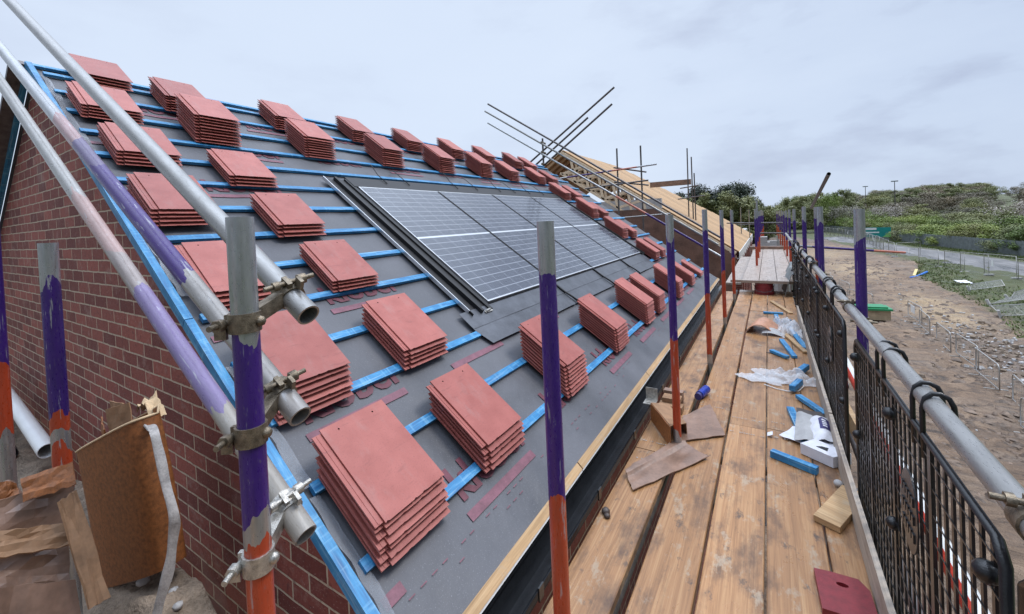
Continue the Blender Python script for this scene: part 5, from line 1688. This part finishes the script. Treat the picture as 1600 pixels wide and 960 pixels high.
# open trusses at the near gable
for k_, y in enumerate((15.75, 16.2, 16.8, 17.4, 18.0)):
    m = MB()
    hgt = -0.07
    m.bar(r2(y, 0.0, hgt), r2(y, SLn, hgt), 0.04, 0.10)
    m.bar(r2b(y, 0.0, hgt), r2b(y, SLn, hgt), 0.04, 0.10)
    m.bar((EX - 0.3, y, EZ - 0.05), (2 * RX2 - EX + 0.3, y, EZ - 0.05), 0.04, 0.10)
    us = [0.2, 0.29, 0.38, 0.47, 0.56, 0.65, 0.74, 0.83, 0.92]
    for j in range(len(us) - 1):
        a = r2(y, SLn * us[j], hgt); b_ = r2(y, SLn * us[j + 1], hgt)
        a2 = r2(y, SLn * us[j] , hgt - 0.75); b2 = r2(y, SLn * us[j + 1], hgt - 0.75)
        m.bar(a, b2, 0.035, 0.09); m.bar(a2, b_, 0.035, 0.09)
    m.bar(r2(y, SLn * 0.18, hgt - 0.75), r2(y, SLn * 0.93, hgt - 0.75), 0.035, 0.09)
    m.build('roof_truss', M['truss'], h2)
# gable below the rake, wrapped in brown membrane, with a course of blocks on top
def zroof2(x): return EZ + (x - EX) / (RX2 - EX) * (RZ2 - EZ)
m = MB()
def wrap(a, c_):
    x = -5.3 + (EX - 0.05 + 5.3) * a
    top = min(zroof2(x) - 0.16, 1.75)
    bot = -3.0
    return Vector((x, 15.70 + 0.05 * mnoise.noise(Vector((x * 2, c_ * 6, 1))), bot + (top - bot) * c_))
m.grid(wrap, 40, 20, 0.01)
m.build('gable_wrap', M['brownwrap'], h2)
MB().box((-7.2, 15.74, 1.75), (-3.3, 15.90, 2.12)).build('block_course', M['block'], h2)
MB().box((-11.0, 15.74, GZ0), (-5.35, 15.98, 1.74)).build('gable_wall', M['brick_x'], h2)
MB().box((-5.34, 15.76, GZ0), (EX - 0.10, 15.98, -0.05)).build('gable_wall', M['brick_x'], h2)
MB().box((EX - 0.25, 15.98, GZ0), (EX - 0.03, Yb, 0.02)).build('front_wall', M['brick_y'], h2)
m = MB()
for j in range(9):
    y = 16.05 + j * 1.35
    m.box((EX - 0.028, y, -2.2), (EX + 0.09, y + 0.45, -0.12))
m.build('brick_pier', M['brick_y'], h2)
MB().box((EX + 0.055, Ya - 0.25, -0.22), (EX + 0.08, Yb, 0.145)).build('white_fascia', M['fascia'], h2)
MB().box((EX - 0.02, Ya - 0.05, -0.11), (EX + 0.028, Yb, -0.075)).build('soffit', M['fascia'], h2)

# third plot: low pale walls
h3 = thing('unfinished_walls', 'low pale block walls of an unfinished plot beyond the sheathed roof', 'wall', (-3, 33, GZ0))
MB().box((-6.5, 31.5, GZ0), (-1.75, 31.8, 0.55)).build('wall', M['fascia'], h3)
MB().box((-1.74, 31.5, GZ0), (-1.45, 38.0, 0.20)).build('wall', M['block'], h3)
MB().box((-0.75, 31.0, GZ0), (-0.45, 31.6, -0.2)).build('pier', M['brick_x'], h3)
MB().box((-0.1, 34.0, GZ0), (1.4, 34.3, -0.6)).build('wall', M['block'], h3)
for i, (x, y, z) in enumerate(((-3.0, 31.4, 0.75), (-4.5, 31.3, 0.9), (-2.3, 31.2, 0.62))):
    tb((x - 1.6, y, z), (x + 1.6, y, z + 0.05), ['first dark tube across the low pale walls', 'second dark tube across the low pale walls', 'third dark tube across the low pale walls'][i])

# ------------------------------------------------------------------ things on the site
def barrier_mesh(L=2.3, H=1.05):
    fr = MB(); c = 0.16; r_ = 0.021
    pts = [(0, 0, 0.12)]
    pts += [(0, 0, H - c)] + [(c * (1 - math.cos(a)), 0, H - c + c * math.sin(a)) for a in (0.5, 1.0, 1.57)]
    pts += [(L - c, 0, H)] + [(L - c + c * math.sin(a), 0, H - c + c * math.cos(a)) for a in (0.57, 1.07, 1.57)] + [(L, 0, 0.12)]
    fr.path(pts, r_, 6, None, True)
    bars = MB()
    x = 0.13
    while x < L - 0.08:
        bars.tube((x, 0, 0.12), (x, 0, H - 0.01), 0.004, n=4); x += 0.16
    feet = []
    for x in (0.35, L - 0.35):
        f = MB(); f.bar((x, -0.32, 0.03), (x, 0.32, 0.03), 0.045, 0.03); f.bar((x, 0, 0.03), (x, 0, 0.13), 0.04, 0.03, None, (0, 1, 0)); feet.append(f)
    return fr, bars, feet
fr, bars, feet = barrier_mesh()
B0 = thing('site_barrier', '', 'barrier', Matrix.Identity(4), 'low metal barriers across the mud')
fr.build('frame', M['hera'], B0); bars.build('bars', M['hera'], B0)
for f in feet: f.build('foot', M['hera'], B0)
bars_at = [(6.82, 17.0, 96, 'low metal barrier nearest the camera at the right edge'), (7.05, 19.6, 84, 'low metal barrier second from the right edge of the picture'), (7.10, 22.3, 88, 'low metal barrier third from the right edge of the picture'), (7.35, 24.95, 91, 'low metal barrier fourth along, before the scattered rubble'),
           (7.28, 27.8, 88, 'low metal barrier fifth along, left of the scattered rubble'), (7.25, 30.7, 87, 'low metal barrier sixth along, right of the green lidded bin'), (7.6, 33.6, 93, 'low metal barrier behind the green lidded bin, carrying a white notice'),
           (6.1, 38.0, 120, 'low metal barrier beyond the bin, turned across the line'), (5.4, 42.5, 100, 'low metal barrier farther off beside the thick purple pole'), (4.8, 47.0, 95, 'farthest low metal barrier before the sandy mud')]
for i, (x, y, a, lb) in enumerate(bars_at):
    b = B0 if i == 0 else copy_tree(B0)
    b.matrix_basis = Matrix.Translation((x, y, ground_z(x, y))) @ Matrix.Rotation(rad(a), 4, 'Z')
    b['label'] = lb
x, y = 7.45, 34.7
o = MB().box((x - 0.02, y - 0.5, ground_z(x, y) + 0.5), (x - 0.032, y + 0.3, ground_z(x, y) + 0.95)).build('notice', M['white'], None)
tag(o, 'white notice board on the barrier behind the green lidded bin', 'notice')
# mesh fence panels along the road
def hera_mesh(L=3.4, H=2.0):
    fr = MB()
    fr.path([(0, 0, 0.05), (0, 0, H), (L, 0, H), (L, 0, 0.05)], 0.028, 5)
    fr.bar((0, 0, 0.15), (L, 0, 0.15), 0.02, 0.03); fr.bar((0, 0, H * 0.55), (L, 0, H * 0.55), 0.008, 0.012)
    w_ = MB(); x = 0.11
    while x < L - 0.05:
        w_.tube((x, 0, 0.15), (x, 0, H), 0.0035, n=3); x += 0.11
    return fr, w_
fr, wires = hera_mesh()
H0 = thing('mesh_fence_panel', '', 'fence panel', Matrix.Identity(4), 'wire mesh fence panels along the access road')
fr.build('frame', M['hera'], H0); wires.build('wires', M['hera'], H0)
MB().box((-0.12, -0.35, 0), (0.12, 0.35, 0.12)).build('foot_block', M['block'], H0)
hp = []
lines = [[(20.2, 48.0), (18.7, 55.0), (17.0, 60.5), (16.2, 65.0), (15.0, 69.5)], [(17.9, 79.0), (14.8, 77.0), (14.9, 84.0), (15.6, 96.0), (16.2, 112.0), (15.2, 128.0), (12.6, 150.0)]]
for ln in lines:
    d = 0
    segs = list(zip(ln, ln[1:]))
    for (a, b_) in segs:
        a, b_ = Vector(a), Vector(b_)
        n_ = max(1, int(round((b_ - a).length / 3.5)))
        for i in range(n_):
            hp.append((a + (b_ - a) * (i / n_), math.atan2((b_ - a).y, (b_ - a).x)))
for i, (p, an) in enumerate(hp):
    b = H0 if i == 0 else copy_tree(H0)
    b.matrix_basis = Matrix.Translation((p.x, p.y, ground_z(p.x, p.y))) @ Matrix.Rotation(an, 4, 'Z')
    b['label'] = 'nearest wire mesh fence panel at the right edge of the road' if i == 0 else 'wire mesh fence panel standing along the muddy side of the grey road'
for i, (x, y, z, s) in enumerate(((18.0, 57.2, 1.0, 0.45), (14.9, 70.0, 1.2, 0.42), (15.2, 78.5, 1.1, 0.7), (14.8, 82.0, 1.1, 0.45), (15.3, 92.5, 1.1, 0.4), (15.6, 95.3, 1.3, 0.5), (16.1, 110.0, 1.1, 0.7), (16.2, 113.0, 1.1, 0.5), (15.5, 122.0, 1.1, 0.6))):
    g_ = ground_z(x, y)
    o = MB().box((x - 0.10, y - s / 2, g_ + z), (x - 0.08, y + s / 2, g_ + z + 0.55)).build('fence_sign', M['white'], None)
    tag(o, ['nearest white sign on the mesh fence at the right', 'white sign where the mesh fence turns back', 'broad white sign at the corner of the mesh fence', 'white sign left of the broad one on the mesh fence', 'small white sign below the teal banner', 'white sign beside the small one below the teal banner', 'broad white sign between the purple poles', 'small square white sign far along the mesh fence', 'farthest white sign on the mesh fence'][i], 'sign', 'white signs on the mesh fence')
# fallen fence panels on the grass
for i, (x, y, a, tilt) in enumerate(((13.5, 47.5, 75, 74), (12.6, 41.0, 60, 70), (11.8, 37.0, 80, 80), (14.5, 44.0, 68, 60))):
    b = copy_tree(H0)
    b.matrix_basis = Matrix.Translation((x, y, ground_z(x, y) + 0.1)) @ Matrix.Rotation(rad(a), 4, 'Z') @ Matrix.Rotation(rad(tilt), 4, 'X')
    b['label'] = ['fallen mesh panel on the grass left of the others', 'fallen mesh panel at the edge of the grass and mud', 'nearest fallen mesh panel, almost flat in the grass', 'fallen mesh panel leaning beside the grey road'][i]
    b['group'] = 'fallen mesh panels on the grass'
# green lidded bin
t = thing('lidded_bin', 'muddy cream bin with a green lid standing on the mud', 'bin', (5.55, 34.0, ground_z(5.5, 34)))
gz = ground_z(5.5, 34)
m = MB(); m.prism([(4.7, 33.3), (6.2, 33.5), (6.1, 34.7), (4.6, 34.5)], gz + 0.02, gz + 0.62); m.build('bin_body', M['cream'], t)
m = MB(); m.prism([(4.6, 33.2), (6.3, 33.4), (6.2, 34.8), (4.5, 34.6)], gz + 0.622, gz + 0.74)
m.prism([(4.8, 33.4), (6.1, 33.6), (6.0, 34.6), (4.7, 34.4)], gz + 0.742, gz + 0.82); m.build('lid', M['green'], t)
# blue duct and pale board on the grass
g_ = ground_z(12.5, 57) + 0.15
m = MB(); m.path([(11.7, 55.0, g_), (12.3, 55.9, g_), (12.9, 56.9, g_ + 0.08), (13.6, 58.0, g_ + 0.25)], 0.10, 6)
tag(m.build('blue_duct', M['pbblue'], None), 'blue plastic duct curving on the grass beside the road', 'pipe')
m = MB(); m.bar((12.3, 56.6, g_), (12.9, 58.4, g_ + 0.45), 0.22, 0.05); tag(m.build('yellow_plank', M['yellow'], None), 'pale yellow plank propped behind the blue duct', 'plank')
m = MB(); m.grid(lambda a, c_: Vector((13.9 + 0.8 * c_, 50.5 + 1.6 * a, ground_z(14, 51) + 0.25 + 0.1 * mnoise.noise(Vector((a * 4, c_ * 4, 3))))), 8, 6, 0.03); tag(m.build('white_sheet', M['paper'], None), 'white sheet lying on the grass below the mesh fence', 'sheet')
# teal banner
t = thing('site_banner', 'teal banner with white bands fixed in front of the bushes', 'banner', (18.4, 112, GZ0))
T = Matrix.Translation((15.9, 112.6, -4.85)) @ Matrix.Rotation(rad(-9), 4, 'Z')
MB().box((0, 0, 0), (5.2, 0.06, 2.0), T).build('banner_face', M['teal'], t)
m = MB(); m.box((0.2, -0.03, 1.5), (3.0, -0.004, 1.9), T); m.box((0.3, -0.03, 0.85), (3.4, -0.004, 1.08), T); m.box((0.3, -0.03, 0.55), (2.2, -0.004, 0.68), T); m.build('white_bands', M['white'], t)
m = MB(); m.prism([(3.9, 0.0), (5.19, 0.0), (5.19, 1.2)], 0.004, 0.03, T @ Matrix.Rotation(math.pi / 2, 4, 'X')); m.build('light_green_corner', M['lime'], t)
m = MB(); m.box((0.3, 0.07, -0.95), (0.42, 0.17, 1.9), T); m.box((4.8, 0.07, -0.95), (4.92, 0.17, 1.9), T); m.build('post', M['palisade'], t)
# palisade fence
pf = thing('palisade_fence', 'long grey steel palisade fence below the bushes', 'fence', (24, 95, GZ0))
pal = MB(); rl = MB()
y = 42.0
while y < 168:
    x = fence_x(y); g_ = ground_z(x, y)
    pal.box((x - 0.035, y - 0.075, g_ + 0.05), (x + 0.0, y + 0.075, g_ + 2.0)); y += 0.19 if y < 110 else 0.3
o = pal.build('pales', M['palisade'], pf); o['kind'] = 'stuff'
y = 42.0
ps = []
while y < 168:
    x = fence_x(y); g_ = ground_z(x, y)
    ps.append((x + 0.05, y, g_)); y += 2.75
for a, b_ in zip(ps, ps[1:]):
    for zz in (0.35, 1.7):
        rl.bar((a[0], a[1], a[2] + zz), (b_[0], b_[1], b_[2] + zz), 0.05, 0.06)
rl.build('rails', M['palisade'], pf)
for a in ps:
    MB().box((a[0] + 0.026, a[1] - 0.06, a[2]), (a[0] + 0.12, a[1] + 0.06, a[2] + 2.05)).build('post', M['palisade'], pf)
# lamp posts on the skyline
for (x, y, h_, lb) in ((37.0, 190, 9.6, 'tall slim lamp post on the skyline above the bushes'), (37.0, 240, 10.3, 'smaller lamp post on the skyline left of the taller one')):
    g_ = ground_z(x, y)
    top = h_
    t = thing('lamp_post', lb, 'lamp post', (x, y, g_), 'lamp posts on the skyline')
    MB().tube((x, y, g_), (x, y, top), 0.16, 0.10, n=8).build('post', M['zincdark'], t)
    m = MB(); m.box((x - 0.9, y - 0.3, top), (x + 0.9, y + 0.3, top + 0.35)); m.build('lamp_head', M['palisade'], t)
# rubble scattered on the mud
m = MB()
for i in range(900):
    x = R.gauss(9.3, 1.0); y = R.gauss(29.5, 3.6)
    if i > 700: x, y = R.uniform(5, 11), R.uniform(17, 60)
    s = R.uniform(0.02, 0.09) * (1.0 if R.random() < .9 else 1.8)
    g_ = ground_z(x, y)
    m.use(M['block'] if R.random() < 0.35 else M['rubble'])
    T = Matrix.Translation((x, y, g_ + s * 0.3)) @ Matrix.Rotation(R.uniform(0, 6), 4, 'Z') @ Matrix.Rotation(R.uniform(-.6, .6), 4, 'X')
    a = s * R.uniform(.6, 1.6); b_ = s * R.uniform(.5, 1.1); c_ = s * R.uniform(.3, .7)
    m.add([(-a, -b_, -c_), (a, -b_ * .7, -c_), (a * .8, b_, -c_), (-a * .7, b_ * .9, -c_), (-a * .8, -b_ * .7, c_), (a * .6, -b_ * .6, c_ * .8), (a * .7, b_ * .6, c_), (-a * .5, b_ * .7, c_ * .9)],
          [(0, 3, 2, 1), (4, 5, 6, 7), (0, 1, 5, 4), (1, 2, 6, 5), (2, 3, 7, 6), (3, 0, 4, 7)], T)
tag(m.build('scattered_rubble', None, None), label='stones and broken rubble strewn over the mud', kind='stuff')
# clods and ruts of the churned mud
m = MB()
M['clod'] = simple('wet_mud_clod', (0.15, 0.105, 0.075), 0.6, 0, 0.5, 3, 0.6, 0.02)
for i in range(4200):
    y = 14 + 60 * R.random() ** 1.6; x = R.uniform(2.5, interp(GRASS_L, y) + 0.3)
    nn = mnoise.noise(Vector(((x * .85 + y * .53) * 0.25, (y * .85 - x * .53) * 0.9, 4)))
    if nn < 0.02: continue
    s = R.uniform(0.03, 0.11) * (0.7 + y / 60)
    g_ = ground_z(x, y)
    T = Matrix.Translation((x, y, g_ + s * 0.05)) @ Matrix.Rotation(-0.55 + R.uniform(-.5, .5), 4, 'Z') @ Matrix.Rotation(R.uniform(-.3, .3), 4, 'X')
    b_ = s * R.uniform(.5, .8); a = s * R.uniform(1.0, 2.6); c_ = s * R.uniform(.35, .8)
    m.add([(-a, 0, -c_), (-a * .3, -b_, -c_), (a * .6, -b_ * .8, -c_), (a, b_ * .1, -c_), (a * .2, b_, -c_), (-a * .6, b_ * .7, -c_), (-a * .3, -b_ * .1, c_), (a * .4, b_ * .1, c_ * .8)],
          [(0, 1, 6), (1, 2, 7, 6), (2, 3, 7), (3, 4, 7), (4, 5, 6, 7), (5, 0, 6)], T, True)
tag(m.build('mud_clods', M['clod'], None, None, fix=False), label='clods and ridges of churned mud', kind='stuff')
# rough grass
m = MB()
cnt = 0
while cnt < 6500:
    y = R.uniform(24, 72); x = interp(GRASS_L, y) + 0.2 + 6.0 * R.random() ** 1.3 * (1 if y < 50 else 0.6)
    if x > fence_x(y) - 9.6: 
        cnt += 1; continue
    g_ = ground_z(x, y); s = R.uniform(0.05, 0.20)
    a = R.uniform(0, 6.28); dx, dy = math.cos(a) * 0.05, math.sin(a) * 0.05
    lx, ly = R.uniform(-.12, .12), R.uniform(-.12, .12)
    m.add([(x - dx, y - dy, g_), (x + dx, y + dy, g_), (x + lx, y + ly, g_ + s)], [(0, 1, 2)])
    cnt += 1
for i in range(4000):
    y = R.uniform(44, 110); x = fence_x(y) - R.uniform(0.2, 2.4)
    g_ = ground_z(x, y); s = R.uniform(0.10, 0.4)
    a = R.uniform(0, 6.28); dx, dy = math.cos(a) * 0.07, math.sin(a) * 0.07
    m.add([(x - dx, y - dy, g_), (x + dx, y + dy, g_), (x + R.uniform(-.1, .1), y + R.uniform(-.1, .1), g_ + s)], [(0, 1, 2)])
tag(m.build('rough_grass', M['grass'], None, None, fix=False), label='rough grass between the mud and the road', kind='stuff')

# ------------------------------------------------------------------ trees and bushes
def crown_mesh(seed, nleaf, leafsize, kind):
    r_ = random.Random(seed)
    clumps = []
    nc = {'bush': 30, 'tree': 22, 'pine': 20, 'bare': 18}[kind]
    for i in range(nc):
        a = r_.uniform(0, 6.283); t_ = r_.random() ** 0.6
        if kind == 'bush':
            z = r_.uniform(0.12, 0.85); rr = 0.50 * math.sqrt(max(0, 1 - (z - 0.35) ** 2 / 0.42)) * t_
            s = r_.uniform(0.10, 0.22)
        elif kind == 'pine':
            z = r_.uniform(0.30, 0.93); rr = 0.30 * math.sqrt(max(0.02, 1 - ((z - 0.58) / 0.45) ** 2)) * t_ ; s = r_.uniform(0.07, 0.15)
        else:
            z = r_.uniform(0.22, 0.90); rr = 0.42 * math.sqrt(max(0.02, 1 - ((z - 0.55) / 0.48) ** 2)) * t_; s = r_.uniform(0.08, 0.18)
        clumps.append((rr * math.cos(a), rr * math.sin(a), z, s))
    vs = []; fs = []
    for i in range(nleaf):
        cx, cy, cz, s = r_.choice(clumps)
        d = Vector((r_.gauss(0, 1), r_.gauss(0, 1), r_.gauss(0, 0.85))); d.normalize()
        p = Vector((cx, cy, cz)) + d * s * (r_.random() ** 0.45)
        if p.z < 0.02: p.z = 0.02
        nrm = (d + Vector((r_.gauss(0, .6), r_.gauss(0, .6), r_.gauss(0.5, .6)))).normalized()
        t1 = nrm.cross(Vector((r_.gauss(0, 1), r_.gauss(0, 1), r_.gauss(0, 1)))).normalized(); t2 = nrm.cross(t1)
        L_ = leafsize * r_.uniform(0.6, 1.5); W__ = L_ * (0.5 if kind != 'bare' else 0.16)
        if kind == 'bare': L_ *= 1.7
        o = len(vs)
        vs += [p - t1 * L_ * .5, p + t2 * W__ * .5, p + t1 * L_ * .5, p - t2 * W__ * .5]
        fs.append((o, o + 1, o + 2, o + 3))
    me_ = bpy.data.meshes.new('crown'); me_.from_pydata([tuple(v) for v in vs], [], fs); me_.update()
    # stems: a tapered trunk with limbs to the clumps
    m = MB()
    zt = 0.2 if kind == 'bush' else 0.55
    m.tube((0, 0, -0.04), (0.01, 0.0, zt), 0.022 if kind != 'bush' else 0.014, 0.010, n=6)
    for cx, cy, cz, s in clumps[:12]:
        z0 = r_.uniform(0.05, zt)
        mid = Vector((cx * .5, cy * .5, z0 + (cz - z0) * .45))
        m.tube((0.005, 0, z0), mid, 0.009, 0.006, n=4, cap=False); m.tube(mid, (cx, cy, cz), 0.006, 0.002, n=4, cap=False)
    tr = m.mesh('trunk'); tr.materials.append(M['bark'])
    return me_, tr
PROTO = {}
for kd, mt, cnts in (('green', 'leaf_green', (3, 'bush', 9000, 0.034)), ('olive', 'leaf_olive', (3, 'bush', 9000, 0.032)), ('brown', 'leaf_brown', (3, 'bush', 8000, 0.03)), ('blossom', 'blossom', (2, 'bush', 7000, 0.03)), ('dark', 'leaf_dark', (3, 'tree', 9000, 0.032)), ('wood', 'leaf_olive', (2, 'tree', 8000, 0.034))):
    PROTO[kd] = []
    for i in range(cnts[0]):
        cm, tr = crown_mesh(100 + i * 7 + len(kd), cnts[2], cnts[3], cnts[1])
        cm.materials.append(M[mt])
        PROTO[kd].append((cm, tr))
TREE_LABEL = {'green': 'fresh green leafy bush in the row behind the palisade fence', 'olive': 'olive green bush on the bank above the palisade fence', 'brown': 'bare brown twiggy tree near the top of the bank', 'blossom': '', 'dark': 'dark evergreen tree rising beyond the sheathed roof', 'wood': 'olive tree in the wood behind the far scaffold poles'}
NAME = {'green': 'leafy_bush', 'olive': 'olive_bush', 'brown': 'bare_tree', 'blossom': 'blossom_tree', 'dark': 'evergreen_tree', 'wood': 'woodland_tree'}
def plant(kd, x, y, w_, h_, label=None, group=None):
    cm, tr = R.choice(PROTO[kd])
    g_ = ground_z(x, y)
    T = Matrix.Translation((x, y, g_ - 0.1)) @ Matrix.Rotation(R.uniform(0, 6.28), 4, 'Z') @ Matrix.Diagonal((w_, w_, h_, 1))
    t = thing(NAME[kd], label or TREE_LABEL[kd], 'bush' if kd in ('green', 'olive') else 'tree', T, group or {'green': 'fresh green bushes behind the palisade', 'olive': 'olive bushes on the bank', 'brown': 'bare trees on the bank', 'dark': 'dark evergreens beyond the scaffold', 'wood': 'trees of the far wood', 'blossom': 'pale blossom trees on the bank'}[kd])
    for nm, me_ in (('crown', cm), ('trunk', tr)):
        o = bpy.data.objects.new(nm, me_); COL.objects.link(o); o.parent = t
def on_bank(y, s): return fence_x(y) + s
# rows of bushes up the bank, each row taller against the sky than the one before
for s0, s1, y0_, y1_, st0, st1, kinds, w0, w1, h0, h1 in (
        (1.8, 3.6, 44, 172, 2.9, 4.2, ('green', 'green', 'green', 'olive'), 5.0, 7.5, 3.4, 4.8),
        (6.5, 10, 44, 180, 3.4, 5.0, ('green', 'olive', 'green'), 5.5, 8.0, 4.2, 5.6),
        (13, 19, 46, 200, 3.8, 5.4, ('olive', 'green', 'olive', 'brown'), 6.0, 8.5, 4.4, 6.0),
        (24, 32, 50, 220, 4.2, 6.0, ('olive', 'brown', 'olive', 'brown'), 6.5, 9.0, 4.6, 6.2),
        (40, 50, 56, 250, 4.8, 6.6, ('brown', 'olive', 'brown'), 7.0, 10, 4.4, 6.2),
        (60, 72, 66, 280, 5.5, 7.5, ('brown', 'brown', 'olive'), 8.0, 11, 4.6, 6.4),
        (84, 98, 80, 310, 6.5, 9.0, ('brown', 'olive', 'brown'), 9.0, 13, 5.0, 7.0)):
    y = y0_
    while y < y1_:
        plant(R.choice(kinds), on_bank(y, R.uniform(s0, s1)), y, R.uniform(w0, w1), R.uniform(h0, h1))
        y += R.uniform(st0, st1) * (1 + (y - 44) * 0.005)
for i in range(70):
    y = R.uniform(190, 330); x = y * R.uniform(0.07, 0.30)
    if x > fence_x(y) + 8: plant(R.choice(['olive', 'brown', 'wood', 'brown']), x, y, R.uniform(9, 13), R.uniform(5.0, 8.0))
plant('blossom', 37.5, 106, 10.5, 7.2, 'broad pale blossom tree on the bank, largest of its kind')
plant('blossom', 27.0, 150, 10, 7.5, 'pale blossom tree right of the tall lamp post')
plant('blossom', 19.5, 158, 9, 8.2, 'pale blossom tree beside the leaning tube')
plant('blossom', 45.0, 100, 7, 5.0, 'small pale blossom tree at the right of the broad one')
for i in range(22):
    y = R.uniform(150, 215); x = y * R.uniform(0.02, 0.125) if i % 2 else y * R.uniform(-0.03, 0.10)
    plant('green' if R.random() < .45 else 'wood', x, y, R.uniform(9, 14), R.uniform(9, 14) * (0.62 if x / y < 0.035 else 1))
for i, (tx, y, w_, h_) in enumerate(((-0.125, 118, 16, 15.5), (-0.112, 124, 14, 14), (-0.065, 116, 13, 15.2), (-0.052, 120, 13, 15.6), (-0.085, 128, 14, 12.5), (-0.155, 120, 14, 14), (-0.04, 126, 12, 11.5), (-0.18, 125, 14, 14))):
    plant('dark', tx * y, y, w_, h_)
for i in range(26):
    y = R.uniform(95, 140); tx = R.uniform(-0.24, 0.0); plant('wood', tx * y, y, R.uniform(10, 14), R.uniform(10.5, 13) if tx < -0.035 else R.uniform(7.5, 9))
plant('wood', -62, 8.5, 9, 9.5, 'olive tree far behind the brick gable at the left edge')
plant('wood', -75, 4.0, 11, 11, 'second olive tree behind the gable at the left edge')
plant('brown', -58, 5.0, 7, 10, 'bare tree far behind the brick gable at the left edge')
